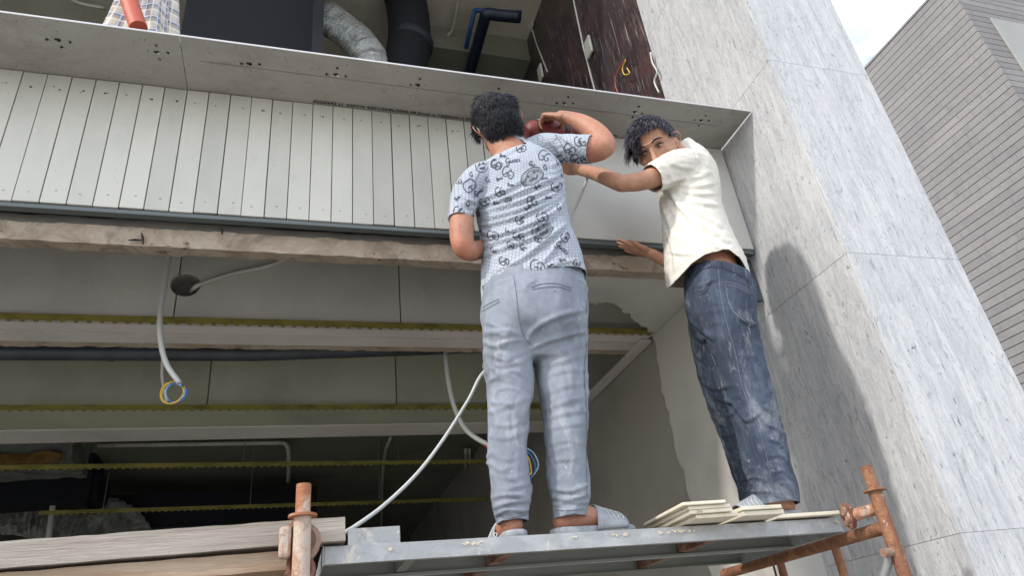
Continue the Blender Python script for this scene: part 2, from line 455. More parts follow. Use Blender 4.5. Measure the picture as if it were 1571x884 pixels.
SF = 2.116
T = thing('steel_soffit', 'projecting stainless steel soffit with drilled hole clusters above the white strips', 'soffit', (0, SF, Z1))
for a, b in ((-2.3, -.4915), (-.4885, 2.113)):
    mb = MB(); mb.box((a, SF, Z1), (b, PY + .03, Z1 + .004)); mb.build('soffit_sheet', MT['steel'], T)
    mb = MB(); mb.box((a, SF - .004, Z1 - .0015), (b, SF - .0005, Z1 + .006)); mb.build('front_lip', MT['steel_edge'], T)
for i, x in enumerate((-.923, -.579, -.234, .113, .463, .822, 1.156, 1.522, 1.889)):
    y = 2.213
    mb = MB()
    for dx, dy in ((-.036, .004), (.036, -.002), (0, -.036), (.002, .034)):
        mb.disc((x + dx + random.uniform(-.006, .006), y + dy + random.uniform(-.005, .005), Z1 - .0035), (0, 0, 1), .0036, .003, 8)
    tag(mb.build('rivet', MT['screw'], T), kind='stuff')
    mb = MB()
    for dx, dy in ((-.037 + random.uniform(-.006, .006), .004), (.037, -.002 + random.uniform(-.006, .006)), (0, -.037 + random.uniform(-.005, .005)), (.002 + random.uniform(-.008, .008), .035)):
        if random.random() < .25: continue
        mb.disc((x + dx, y + dy, Z1 - .0022), (0, 0, 1), .0058, .002, 8)
    mb.disc((x, y, Z1 - .0025), (0, 0, 1), .0078, .002, 12); mb.disc((x - .010, y - .002, Z1 - .0025), (0, 0, 1), .0045, .002, 9)
    tag(mb.build('drilled_hole', MT['hole'], T), kind='stuff')
    if i in (3, 6, 7, 8, 1):
        mb = MB(); mb.disc((x + .004, y + .003, Z1 - .0045), (0, 0, 1), .0058, .002, 9); mb.build('painted_hole_light', MT['steel_edge'], T)  # pale disc coloured as daylight showing through the drilled hole
mb = MB(); mb.bar((-.43, 2.232, Z1 - .0012), (2.0, 2.236, Z1 - .0012), .0009, .0016); mb.build('scribed_line', MT['scribe'], T)

def text_mesh(body, size, o, ex, ey, shear=0, bold=0):
    cu = bpy.data.curves.new('lettering', 'FONT'); cu.body = body; cu.size = size; cu.shear = shear; cu.offset = bold
    cu.resolution_u = 3
    ob = bpy.data.objects.new('lettering', cu); COL.objects.link(ob)
    dg = bpy.context.evaluated_depsgraph_get(); me = bpy.data.meshes.new_from_object(ob.evaluated_get(dg))
    bpy.data.objects.remove(ob); bpy.data.curves.remove(cu)
    vs = np.array([v.co[:] for v in me.vertices]).reshape(-1, 3); fs = [tuple(p.vertices) for p in me.polygons]
    bpy.data.meshes.remove(me)
    P = np.array(o) + vs[:, :1] * np.array(ex) + vs[:, 1:2] * np.array(ey)
    return P, fs, vs
def lettering(body, size, o, ex, ey, parent, width=None, mat='ink', bold=0):
    P, fs, vs = text_mesh(body, size, (0, 0, 0), (1, 0, 0), (0, 1, 0), bold=bold)
    k = 1 if width is None else width / max(vs[:, 0].max(), 1e-6)
    Q = np.array(o) + vs[:, :1] * k * np.array(ex) + vs[:, 1:2] * np.array(ey)
    m_ = MB(); m_.add(Q, fs)
    me = bpy.data.meshes.new('print'); off = WLOC[parent]
    me.from_pydata([tuple(p - off) for p in Q], [], fs); me.update()
    return link('print', me, MT[mat], parent)
lettering('4220442 J1 4307/4 4301/304L/304L28.5mm x 1250mm x 2500mm', .022, (.02, PY - .008, Z1 - .0022), (1, 0, 0), (0, -1, 0), T, .80, bold=.0006)
lettering('x Stain', .022, (1.40, PY - .008, Z1 - .0022), (1, 0, 0), (0, -1, 0), T, .10, bold=.0006)

T = thing('concrete_beam', 'rough brown concrete beam with a chipped lower edge under the white cladding', 'beam', (0, 2.46, 3.155))
from_bm(rough_box((-3.2, 2.465, 3.150), (1.93, 2.52, 3.232), .016, .007, 1, 14, .006), 'beam_face', MT['concrete'], T)
from_bm(rough_box((-3.2, 2.472, 3.226), (1.93, 2.53, 3.27), .03, .006, 4, 12), 'stained_top', MT['gap'], T)
mb = MB(); mb.box((-3.2, 2.53, 3.26), (1.93, 2.58, 3.95)); mb.build('upstand', MT['dark_wall'], T)
for i, (x, z, dx, dz) in enumerate(((-.58, 3.20, .012, -.05), (-.30, 3.215, -.006, .03), (-.62, 3.165, .05, .003))):
    mb = MB(); mb.tube([(x, 2.452, z), (x + dx * .4 + .003, 2.45, z + dz * .5), (x + dx, 2.452, z + dz)], [.002, .005, .002], 5)
    mb.build('crack', MT['hole'], T)

# ---- marble pillar: slabs 1.1 m high on both faces
MX, MY = 2.12, 1.90
T = thing('marble_pillar', 'tall pale grey veined marble pillar at the right end of the shop front', 'pillar', (MX, MY, 0))
mb = MB(); mb.box((MX + .0035, MY + .0035, .01), (2.69, 2.58, 9.4)); mb.build('core', MT['plaster'], T)
zs = [0, .74, 1.84, 2.94, 4.04, 5.14, 6.24, 7.34, 8.44, 9.5]
for a, b in zip(zs[:-1], zs[1:]):
    mb = MB(); mb.box((MX, MY, a + .0005), (2.71, MY + .0215, b - .0005)); mb.build('marble_slab', MT['marble'], T, bevel=.001)
    yb = 2.74 if a > 3.5 else 2.60
    if a < 3.9 < b or a == 2.94:
        mb = MB(); mb.box((MX, MY + .0225, a + .0008), (MX + .0215, 2.60, b - .0008)); mb.build('marble_slab', MT['marble'], T, bevel=.001)
    else:
        mb = MB(); mb.box((MX, MY + .0225, a + .0008), (MX + .0215, yb, b - .0008)); mb.build('marble_slab', MT['marble'], T, bevel=.001)

# ---- upper floor behind the soffit
T = thing('dark_stone_wall', 'dark red-brown stone side wall of the open upper floor', 'wall', (2.13, 2.75, 3.95))
mb = MB(); mb.box((2.128, 2.745, 3.9), (2.22, 9.0, 7.25)); mb.build('wall_face', MT['dark_stone'], T)
for a, b in (((880, 0), (915, 148)), ((812, 30), (840, 110))):
    mb = MB(); mb.tube([at(*a, X=2.125), at((a[0] + b[0]) / 2 - 2, (a[1] + b[1]) / 2, X=2.122), at(*b, X=2.125)], .008, 5); mb.build('joint_line', MT['pvc_dull'], T)
for (x, y) in ((903, 72), (814, 34), (829, 112)):
    c = at(x, y, X=2.11); mb = MB(); mb.box(c - (.012, .05, .09), c + (.012, .05, .09)); mb.build('clip', MT['pvc_dull'], T, bevel=.01)
mb = MB(); mb.disc(at(960, 90, X=2.127), (-1, 0, 0), .035, .004, 12); mb.build('cable_hole', MT['hole'], T)
T = thing('red_and_yellow_wire', 'loose red and yellow wire ends hanging from the dark stone wall', 'wire', tuple(at(960, 90, X=2.11)))
mb = MB(); mb.tube(spline([at(x, y, X=2.09) for x, y in ((960, 90), (953, 100), (946, 115), (944, 130), (948, 142))]), .005, 6); mb.build('red_wire', MT['red_wire'], T, smooth=True)
mb = MB(); mb.tube(spline([at(x, y, X=2.08) for x, y in ((960, 92), (955, 104), (958, 114), (966, 112), (962, 104))]), .0045, 6); mb.build('yellow_wire', MT['yellow_wire'], T, smooth=True)
T = thing('pale_wire', 'thin pale wire dangling along the edge of the white marble', 'wire', tuple(at(1000, 110, X=2.10)))
mb = MB(); mb.tube(spline([at(x, y, X=2.09) for x, y in ((998, 80), (1001, 96), (1008, 110), (1004, 125), (1011, 142))]), .006, 6); mb.build('strand', MT['pvc_dull'], T, smooth=True)
mb = MB(); mb.box((-6, 2.62, 7.25), (2.3, 9.2, 7.4)); struct(mb.build('upper_ceiling', MT['ceiling_up']))
mb = MB(); mb.box((-6, 2.70, 7.42), (2.1, 9.2, 9.5)); struct(mb.build('upper_wall', MT['ceiling_up']))
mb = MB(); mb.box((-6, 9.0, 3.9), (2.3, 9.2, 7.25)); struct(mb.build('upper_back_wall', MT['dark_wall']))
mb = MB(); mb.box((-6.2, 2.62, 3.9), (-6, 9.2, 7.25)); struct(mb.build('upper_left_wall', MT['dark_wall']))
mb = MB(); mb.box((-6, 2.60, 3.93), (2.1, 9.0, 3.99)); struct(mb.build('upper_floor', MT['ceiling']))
mb = MB(); mb.box((1.0, 4.62, 6.95), (2.125, 4.9, 7.249)); tag(mb.build('ceiling_rib', MT['ceiling']), 'grey concrete rib under the upper ceiling', 'beam')
# upper services
T = thing('black_air_duct', 'big black insulated duct bend hanging from the upper ceiling', 'duct', tuple(at(620, 60, Y=4.2)))
mb = MB(); mb.tube(spline([at(600, -60, Y=4.3), at(622, 0, Y=4.3), at(628, 60, Y=4.3), at(615, 130, Y=4.3)]), .19, 20); mb.build('duct', MT['black_foam'], T, smooth=True)
mb = MB(); c = at(630, 68, Y=4.3); mb.tube([c - (.01, .0, .04), c + (.01, 0, .04)], .2, 20); mb.build('joint_band', MT['navy_panel'], T, smooth=True)
T = thing('silver_flex_duct', 'crumpled silver foil duct beside the black duct upstairs', 'duct', tuple(at(540, 55, Y=4.0)))
pp = spline([at(498, 25, Y=3.95), at(520, 40, Y=3.95), at(548, 62, Y=3.95), at(568, 90, Y=3.95), at(575, 130, Y=3.95)], 16)
mb = MB(); mb.tube(pp, [.12 + .012 * math.sin(i * 1.9) + random.uniform(-.006, .006) for i in range(len(pp))], 28); mb.build('foil', MT['foil'], T, smooth=True)
T = thing('dark_unit', 'large dark navy box hanging above the left half of the soffit', 'unit', tuple(at(380, 30, Y=3.7)))
a = at(275, 60, Y=3.6); b = at(482, 60, Y=3.6)
mb = MB(); mb.box((a[0], 3.6, 5.50), (b[0], 4.4, 7.2)); mb.build('casing', MT['black_foam'], T, bevel=.01)
mb = MB(); mb.box((a[0] - .0, 3.57, 5.22), (b[0] - .03, 3.62, 5.47)); mb.build('flange', MT['navy_panel'], T, bevel=.01)
T = thing('black_post', 'slim black post right of the navy box', 'post', tuple(at(487, 60, Y=3.4)))
mb = MB(); c = at(487, 60, Y=3.4); mb.box((c[0] - .035, 3.37, 4.0), (c[0] + .035, 3.43, 7.2)); mb.build('post', MT['black_foam'], T)
T = thing('blue_pipe', 'thin bright blue water pipe turning under the upper ceiling', 'pipe', tuple(at(722, 60, Z=6.95)))
mb = MB(); mb.tube([at(800, 19, Z=7.0), at(728, 15, Z=7.0)], .022, 8); mb.tube([at(728, 15, Z=7.0), at(706, 112, Z=7.0)], .022, 8); mb.build('pipe', MT['blue_pipe'], T, smooth=True)
T = thing('navy_pipe', 'thick dark navy pipe elbow beside the thin blue pipe', 'pipe', tuple(at(745, 60, Z=6.95)))
mb = MB(); mb.tube(spline([at(798, 26, Z=6.85), at(765, 23, Z=6.85), at(747, 21, Z=6.85), at(743, 30, Z=6.85), at(732, 70, Z=6.85), at(718, 118, Z=6.85)], 5), .055, 12); mb.build('pipe', MT['navy_pipe'], T, smooth=True)
for i, (pts, lab) in enumerate((
    ([(704, -20), (702, 10), (694, 45), (684, 58), (678, 80), (684, 112)], 'white conduit running down the upper ceiling right of the black duct'),
    ([(655, 78), (680, 80), (725, 84), (742, 90), (750, 120)], 'white conduit crossing behind the blue pipes upstairs'),
    ([(95, -10), (120, 4), (160, 12)], 'grey conduit in the top left corner of the upper floor'))):
    T = thing('conduit', lab, 'conduit', tuple(at(*pts[1], Z=7.1)), 'conduits of the upper floor')
    mb = MB(); mb.tube(spline([at(x, y, Z=7.15) for x, y in pts], 6), .016, 8); mb.build('pipe', MT['pvc_dull'], T, smooth=True)

# ---- ground-floor room behind the workers
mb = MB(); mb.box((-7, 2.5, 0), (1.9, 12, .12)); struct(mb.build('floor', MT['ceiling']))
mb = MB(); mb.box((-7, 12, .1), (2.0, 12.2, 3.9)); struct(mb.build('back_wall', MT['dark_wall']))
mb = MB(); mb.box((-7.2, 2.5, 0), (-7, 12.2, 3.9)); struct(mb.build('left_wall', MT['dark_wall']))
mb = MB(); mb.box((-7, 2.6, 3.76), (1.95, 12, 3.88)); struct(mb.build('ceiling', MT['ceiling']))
T = thing('side_wall', 'dark plastered side wall of the room with a ragged pale new coat at its front', 'wall', (1.9, 2.62, 0))
mb = MB(); mb.box((1.9, 2.62, 0), (2.10, 12, 3.78)); mb.build('old_plaster', MT['old_plaster'], T)
edge = []
for k in range(60):
    t = k / 59; z = 3.145 - t * 2.6
    y0 = 3.12 + .03 * math.sin(t * 9) + .03 * noise.noise(Vector((0, 0, z * 9))) + .025 * noise.noise(Vector((4, 0, z * 33)))
    edge.append((y0, z))
poly = [(2.605, .1), (2.605, 3.147)] + edge + [(3.1, .1)]
mb = MB(); mb.prism([(p[0], p[1]) for p in poly], (1.9, 0, 0), (0, 1, 0), (0, 0, 1), (-1, 0, 0), .014); mb.build('new_plaster', MT['plaster'], T)
mb = MB(); mb.box((1.886, 2.596, .1), (2.119, 2.618, 3.5)); mb.build('wall_end', MT['plaster'], T)
mb = MB(); mb.bar((1.86, 3.16, 3.135), (1.86, 4.5, 3.135), .06, .02); mb.build('wall_batten', MT['plank_pale'], T)
# plastered underside by the wall, with an arched ragged edge
T = thing('plastered_lintel', 'smooth plastered underside in the corner with a ragged arched edge', 'lintel', (1.6, 2.8, 3.15))
pts = [(880, 470), (893, 466), (905, 462), (913, 468), (922, 463), (934, 464), (946, 470), (958, 476), (966, 483), (974, 489), (982, 498), (990, 505), (996, 512), (1003, 519), (1010, 515)]
P2 = []
for i, (x, y) in enumerate(pts):
    q = at(x, y, Z=3.15); P2.append((q[0], q[1] + random.uniform(-.012, .012)))
q2 = []
for a, b in zip(P2[:-1], P2[1:]):
    for t in (0, .33, .66): q2.append((a[0] + (b[0] - a[0]) * t + random.uniform(-.006, .006), a[1] + (b[1] - a[1]) * t + random.uniform(-.012, .012)))
P2 = q2 + [(1.885, 3.08), (1.885, 2.526), (1.05, 2.526), (1.05, P2[0][1])]
mb = MB(); mb.prism(P2, (0, 0, 3.147), (1, 0, 0), (0, 1, 0), (0, 0, 1), .03); mb.build('plaster_skin', MT['plaster'], T)
mb = MB(); mb.box((1.0, 2.6, 3.20), (1.899, 3.3, 3.75)); mb.build('core', MT['old_plaster'], T)

# boards hung in front of the inner beam
T = thing('grey_board_fascia', 'row of grey boards hanging just inside under the concrete beam', 'fascia', (0, 3.1, 3.16))
hx, hz, hr = -.512, 3.352, .066
xs = [-3.0, -1.75, -.545, .485, 1.3]
for a, b in zip(xs[:-1], xs[1:]):
    a2, b2 = a + .003, b - .003; zb, zt = 3.165, 3.74
    if b == -.545:
        dx = b2 - hx; th = math.acos(max(-1, min(1, dx / hr)))
        arc = [(hx + hr * math.cos(t), hz + hr * math.sin(t)) for t in np.linspace(2 * math.pi - th, th, 14)]
        poly = [(a2, zb), (b2, zb)] + arc + [(b2, zt), (a2, zt)]
    elif a == -.545:
        dx = a2 - hx; th = math.acos(max(-1, min(1, dx / hr)))
        arc = [(hx + hr * math.cos(t), hz + hr * math.sin(t)) for t in np.linspace(th, -th, 22)]
        poly = [(a2, zt)] + arc + [(a2, zb), (b2, zb), (b2, zt)]
    else: poly = [(a2, zb), (b2, zb), (b2, zt), (a2, zt)]
    mb = MB(); mb.prism(poly, (0, 3.10, 0), (1, 0, 0), (0, 0, 1), (0, 1, 0), .022); mb.build('board', MT['board'], T)
mb = MB(); R = []
for yy in (3.124, 3.2):
    R.append([(hx + hr * 1.02 * math.cos(t), yy, hz + hr * 1.02 * math.sin(t)) for t in np.linspace(0, 2 * math.pi, 24, endpoint=False)])
mb.rings(R, cap=False); mb.build('hole_sleeve', MT['old_plaster'], T, smooth=True)
T = thing('inner_beam', 'inner concrete beam with two pale planks on its underside', 'beam', (0, 3.3, 3.15))
mb = MB(); mb.box((-7, 3.21, 3.172), (1.9, 3.36, 3.765)); mb.build('beam', MT['old_plaster'], T)
mb = MB(); mb.box((-7, 3.130, 3.150), (1.88, 3.212, 3.168)); mb.build('plank', MT['plank_pale'], T)
mb = MB(); mb.box((-7, 3.219, 3.147), (1.88, 3.318, 3.168)); mb.build('plank', MT['plank_pale'], T)
from_bm(rough_box((-4, 3.322, 3.147), (1.88, 3.37, 3.19), .03, .008, 5, 15), 'mortar_edge', MT['concrete'], T)
T = thing('grey_drain_pipe', 'dark grey drain pipe running along behind the inner beam', 'pipe', (0, 3.62, 3.23))
mb = MB(); mb.tube([(-4, 3.60, 3.205), (-.2, 3.60, 3.232), (1.3, 3.60, 3.31)], .045, 16); mb.build('pipe', MT['pvc_grey'], T, smooth=True)
mb = MB(); mb.tube([(-.915, 3.62, 3.235), (-.885, 3.62, 3.235)], .05, 16); mb.build('pipe_clamp', MT['screw'], T, smooth=True)
T = thing('olive_board_fascia', 'second row of olive grey boards farther inside the room', 'fascia', (0, 4.25, 3.18))
for a, b in zip((-4.2, -2.4, -.5, .62, 1.85), (-2.4, -.5, .62, 1.85)):
    if b is None: break
    mb = MB(); mb.box((a + .004, 4.25, 3.185), (b - .004, 4.27, 3.76)); mb.build('board', MT['board2'], T)
T = thing('deep_beam', 'third concrete beam across the dark room with a paler lower edge', 'beam', (0, 4.5, 3.15))
mb = MB(); mb.box((-7, 4.275, 3.155), (1.9, 4.56, 3.765)); mb.build('beam', MT['board2'], T)
mb = MB(); mb.box((-7, 4.565, 3.150), (1.9, 4.80, 3.765)); mb.build('beam_edge', MT['plank_pale'], T)

# toothed hanging tracks
def track(p0, p1, label):
    p0, p1 = np.array(p0), np.array(p1)
    T = thing('ceiling_track', label, 'track', tuple((p0 + p1) / 2), 'toothed ceiling tracks')
    d = p1 - p0; Ln = np.linalg.norm(d); t = d / Ln
    sd = np.array([-t[1], t[0], 0])
    mb = MB(); mb.bar(p0, p1, .004, .030); mb.bar(p0 + sd * .014 + (0, 0, .0135), p1 + sd * .014 + (0, 0, .0135), .024, .003); mb.build('channel', MT['track'], T)
    mb = MB(); k = int(Ln / .05)
    for i in range(k):
        c = p0 + t * (i + .5) * Ln / k
        mb.bar(c - t * .009 + (0, 0, -.019), c + t * .009 + (0, 0, -.019), .004, .009)
    tag(mb.build('tooth', MT['track'], T), kind='stuff')
    for x in np.arange(-1.5, 1.6, 1.15):
        if p0[0] < x < p1[0] and p0[1] > 4.5:
            y = p0[1] + (p1[1] - p0[1]) * (x - p0[0]) / (p1[0] - p0[0])
            mb = MB(); mb.tube([(x, y + .014, p0[2] + .0125), (x, y + .014, 3.765)], .004, 6); mb.build('hanger_rod', MT['screw'], T)
track((-3.2, 3.075, 3.15), (1.86, 3.075, 3.15), 'olive toothed ceiling track nearest the front, under the grey boards')
track((-3.2, 4.13, 3.15), (1.86, 4.25, 3.15), 'olive toothed ceiling track under the second board row')
track((-3.4, 5.18, 3.15), (1.86, 5.55, 3.15), 'olive toothed ceiling track third from the front, crossing the white elbow conduit')
track((-1.95, 6.60, 3.15), (1.86, 6.88, 3.15), 'deepest olive toothed ceiling track, ending free over the foil ducts')

# conduits, cables and ducts of the room
def run(name, label, cat, pts, r, mat, group=None, n_=8, part='pipe', k=6):
    T = thing(name, label, cat, tuple(np.mean(pts, 0)), group)
    mb = MB(); mb.tube(spline(pts, k), r, n_); mb.build(part, MT[mat], T, smooth=True)
    return T
G = 'white conduits in the room'
run('hanging_conduit', 'white hose-like conduit hanging in an S beside the round hole with a coil of wires', 'conduit',
    [at(262, 380, Y=3.02), at(254, 430, Y=3.0), at(246, 480, Y=2.98), at(246, 520, Y=2.96), at(255, 558, Y=2.95), at(275, 588, Y=2.94)], .0115, 'pvc_white', G)
c = at(267, 603, Y=2.94)
T = thing('wire_coil', 'small coil of yellow and blue wires at the end of the hanging conduit', 'wire', tuple(c))
for mat, nm, off, tilt in (('yellow_wire', 'yellow_wire', -.008, .2), ('yellow_wire', 'yellow_wire', -.002, .5), ('blue_wire', 'blue_wire', .010, -.2), ('pale_blue_wire', 'pale_blue_wire', .004, -.5), ('blue_wire', 'blue_wire', .008, .1)):
    mb = MB(); rr = random.uniform(.038, .048)
    pts = [c + np.array([off + rr * .9 * math.cos(t), .006 * math.sin(2 * t + tilt), rr * math.sin(t) + tilt * .01 * math.cos(t)]) for t in np.linspace(.9, .9 + 6.0, 26)]
    pts = [at(275, 588, Y=2.94)] + pts
    mb.tube(pts, .0026, 6); mb.build(nm, MT[mat], T, smooth=True)
run('conduit', 'short white conduit coming out of the round hole', 'conduit',
    [at(292, 450, Y=3.18), at(300, 440, Y=3.09), at(318, 432, Y=3.085), at(360, 419, Y=3.085), at(410, 408, Y=3.085), at(450, 393, Y=3.08)], .010, 'pvc_dull', G)
run('conduit', 'thin dull conduit hanging behind the wire coil', 'conduit', [at(250, 545, Y=3.5), at(249, 580, Y=3.52), at(256, 618, Y=3.55)], .008, 'pvc_dull', G)
run('conduit', 'white conduit curving down behind the left worker with a red wire end', 'conduit',
    [at(683, 538, Y=3.5), at(687, 580, Y=3.45), at(697, 625, Y=3.4), at(715, 660, Y=3.35), at(745, 681, Y=3.3), at(770, 690, Y=3.3)], .0125, 'pvc_white', G)
T = thing('wire_bundle', 'bundle of blue, yellow and red wires between the left worker\'s legs', 'wire', tuple(at(815, 710, Y=3.2)))
for mat, nm, pts in (('blue_wire', 'blue_wire', ((800, 685), (815, 700), (822, 720), (812, 735), (806, 715))), ('yellow_wire', 'yellow_wire', ((800, 686), (812, 706), (815, 728), (808, 722))),
                     ('pale_blue_wire', 'pale_blue_wire', ((798, 684), (818, 695), (826, 715), (818, 730))), ('red_wire', 'red_wire', ((740, 682), (750, 690), (748, 705)))):
    mb = MB(); mb.tube(spline([at(x, y, Y=3.25) for x, y in pts], 6), .004, 6); mb.build(nm, MT[mat], T, smooth=True)
run('elbow_conduit', 'dull conduit running along the dark ceiling then bending down at an elbow', 'conduit',
    [at(150, 684, Z=3.72), at(300, 682, Z=3.72), at(420, 680, Z=3.72), at(436, 681, Z=3.70), at(442, 690, Z=3.66), at(443, 712, Z=3.6), at(442, 740, Z=3.6)], .02, 'pvc_dull', G)
run('conduit', 'straight dull conduit rising left of the elbowed cable in the middle of the room', 'conduit', [at(599, 672, Z=3.72), at(590, 700, Z=3.70), at(586, 750, Z=3.7), at(585, 815, Z=3.7)], .017, 'pvc_dull', G)
run('conduit', 'left of a pair of dull conduits behind the left worker', 'conduit', [at(714, 690, Z=3.7), at(716, 740, Z=3.7), at(720, 780, Z=3.7), at(729, 830, Z=3.7)], .017, 'pvc_dull', G)
run('conduit', 'right of a pair of dull conduits behind the left worker', 'conduit', [at(720, 690, Z=3.7), at(723, 740, Z=3.7), at(727, 790, Z=3.7), at(738, 830, Z=3.7)], .014, 'pvc_dull', G)
run('conduit', 'square-cornered dull conduit just left of the left worker\'s calf', 'conduit', [at(752, 740, Z=3.7), at(746, 770, Z=3.7), at(743, 795, Z=3.7), at(760, 797, Z=3.7)], .014, 'pvc_dull', G, k=3)
run('conduit', 'dull conduit dropping in front of the left foil duct', 'conduit', [at(82, 770, Y=7.2), at(78, 800, Y=7.2), at(72, 845, Y=7.2)], .025, 'pvc_dull', G)
T = thing('black_duct', 'long black duct box low in the middle of the dark room', 'duct', tuple(at(300, 780, Y=7.6)))
a, b = at(150, 760, Y=7.6), at(486, 800, Y=7.6)
mb = MB(); mb.box((a[0], 7.6, b[2]), (b[0], 8.3, a[2])); mb.build('casing', MT['black_foam'], T, bevel=.01)
mb = MB(); mb.box((a[0], 7.57, b[2] - .015), (b[0], 7.62, b[2] + .015)); mb.build('trim', MT['navy_panel'], T)
T = thing('black_duct', 'black duct box at the far left above the crumpled foil duct', 'duct', tuple(at(70, 740, Y=6.2)))
a, b = at(-260, 738, Y=7.05), at(148, 768, Y=7.05)
mb = MB(); mb.box((a[0], 7.05, b[2]), (b[0], 7.5, a[2])); mb.build('casing', MT['black_foam'], T, bevel=.01)
c = at(148, 690, Y=7.0); mb = MB(); mb.box((c[0] - .16, 7.0, at(148, 775, Y=7.0)[2]), (c[0], 7.4, 3.76)); mb.build('riser', MT['black_foam'], T)
T = thing('wrapped_unit', 'plastic-wrapped ceiling unit with amber film at the left edge of the room', 'unit', tuple(at(50, 690, Y=5.6)))
a, b = at(-200, 678, Y=5.6), at(108, 705, Y=5.6)
from_bm(rough_box((a[0], 5.6, b[2]), (b[0], 6.1, a[2] + .1), .05, .03, 3, 6), 'film', simple('wrap_film', (.20, .21, .19), .25, 0, .2, 9), T)
from_bm(rough_box((a[0], 5.57, b[2] - .03), (b[0] - .05, 5.64, b[2] + .04), .04, .03, 8, 8), 'amber_film', simple('amber_film', (.22, .13, .04), .3, 0, .25, 12), T)
def foil(label, pts, r, Y):
    T = thing('foil_duct', label, 'duct', tuple(at(*pts[1], Y=Y)), 'crumpled foil ducts')
    pp = spline([at(x, y, Y=Y) for x, y in pts], 26)
    mb = MB()
    mb.tube(pp, [r * (1 + .075 * abs(math.sin(i * .9 + math.sin(i * .4)))) for i in range(len(pp))], 44)
    mb.v = [tuple(np.array(p) + np.array(noise.noise_vector(Vector(p) * 9)) * .015 + np.array(noise.noise_vector(Vector(p) * 30)) * .012) for p in mb.v]
    o = mb.build('foil', MT['foil'], T, smooth=True)
foil('crumpled silver foil duct sagging at the lower left behind the timber', [(20, 775), (80, 785), (130, 800), (175, 815), (200, 850)], .24, 7.6)
foil('silver foil duct showing under the long black duct box', [(205, 800), (245, 815), (300, 820), (360, 812), (420, 800)], .17, 8.0)

# ---- neighbouring tower
TX, TY, TZ = 12.0, 6.08, 12.60
T = thing('clad_building', 'tall taupe building with deep horizontal joints behind the marble pillar', 'building', (TX, TY, 0))
mb = MB(); mb.box((TX + .06, TY + .06, 0), (24, 40, TZ - .02)); mb.build('wall', MT['tower_core'], T)
CH = .1585; k = 0; z = TZ
board_l = MB(); board_l.box((TX, TY, .007), (TX + .08, 40, CH - .007))
board_f = MB(); board_f.box((TX + .082, TY, .007), (24, TY + .08, CH - .007))
me_l = board_l.mesh('cladding_board', (TX, TY, 0)); me_l.materials.append(MT['tower_board'])
me_f = board_f.mesh('cladding_board', (TX, TY, 0)); me_f.materials.append(MT['tower_board'])
while z - CH > 0:
    z -= CH
    for me in (me_l, me_f):
        o = bpy.data.objects.new('cladding_board', me); COL.objects.link(o); o.parent = T; o.location = (0, 0, z); WLOC[o] = WLOC[T]
a = at(1518, 28, Y=TY); b = at(1566, 130, Y=TY)
mb = MB(); mb.box((a[0], TY - .03, b[2] - 2.0), (a[0] + 3.5, TY + .02, a[2])); mb.build('infill_panel', MT['tower_panel'], T, bevel=.01)
mb = MB(); mb.box((TX - .02, TY - .02, TZ), (24, 40, TZ + .05)); mb.build('coping', MT['tower_board'], T)

# =================================================================== SCAFFOLD AND DECK
T = thing('scaffold_frame', 'rusty scaffold frame carrying the steel work platform', 'scaffold', (.9, 1.85, 0))
PXL, PXR, PYF = .028, 1.737, 1.80
def pole(x, y, zt, mat, rr):
    mb = MB(); mb.tube([(x, y, 0), (x, y, zt - .075)], rr, 20); o = mb.build('standard', MT[mat], T, auto=True)
    mb = MB(); mb.tube([(x, y, zt - .075), (x, y, zt)], rr * .87, 20); mb.tube([(x, y, zt - .0005), (x, y, zt + .0005)], rr * .6, 16); mb.build('spigot', MT[mat], o, auto=True)
    mb = MB(); mb.tube([(x, y, zt - .079), (x, y, zt - .073)], rr * 1.65, 24); mb.build('collar', MT[mat], o, auto=True)
pole(PXL, PYF, 2.062, 'rust_pale', .0205)
pole(PXR, PYF, 2.048, 'rust_orange', .0205)
pole(PXR, 2.72, 1.88, 'rust_orange', .0205); pole(PXL, 2.72, 1.88, 'rust_pale', .0205)
mb = MB(); mb.tube([(PXR, PYF, 1.862), (PXR, 2.75, 1.862)], .0195, 14); mb.build('transom', MT['rust_orange'], T, auto=True)
mb = MB(); mb.tube([(PXL, PYF, 1.855), (PXL, 2.75, 1.855)], .0195, 14); mb.build('transom', MT['rust_pale'], T, auto=True)
mb = MB(); mb.tube([(PXR, PYF, 1.50), (PXR, 2.75, 1.50)], .017, 12); mb.build('transom', MT['rust_orange'], T, auto=True)
for y in (2.05, 2.36):
    mb = MB(); mb.tube([(PXR, y, 1.50), (PXR, y, 1.86)], .0145, 12); mb.build('frame_strut', MT['rust_orange'], T, auto=True)
mb = MB(); mb.tube([(PXR - .01, PYF + .01, 1.79), (PXR - .04, PYF + .25, 1.52), (PXR - .09, PYF + .55, 1.2)], .013, 12); mb.build('brace', MT['galv'], T, auto=True)
mb = MB(); mb.tube([(PXR - .05, PYF + .0, 1.79), (PXR + .0, PYF + .0, 1.79)], .013, 12); mb.build('brace_pin', MT['rust_dark'], T, auto=True)
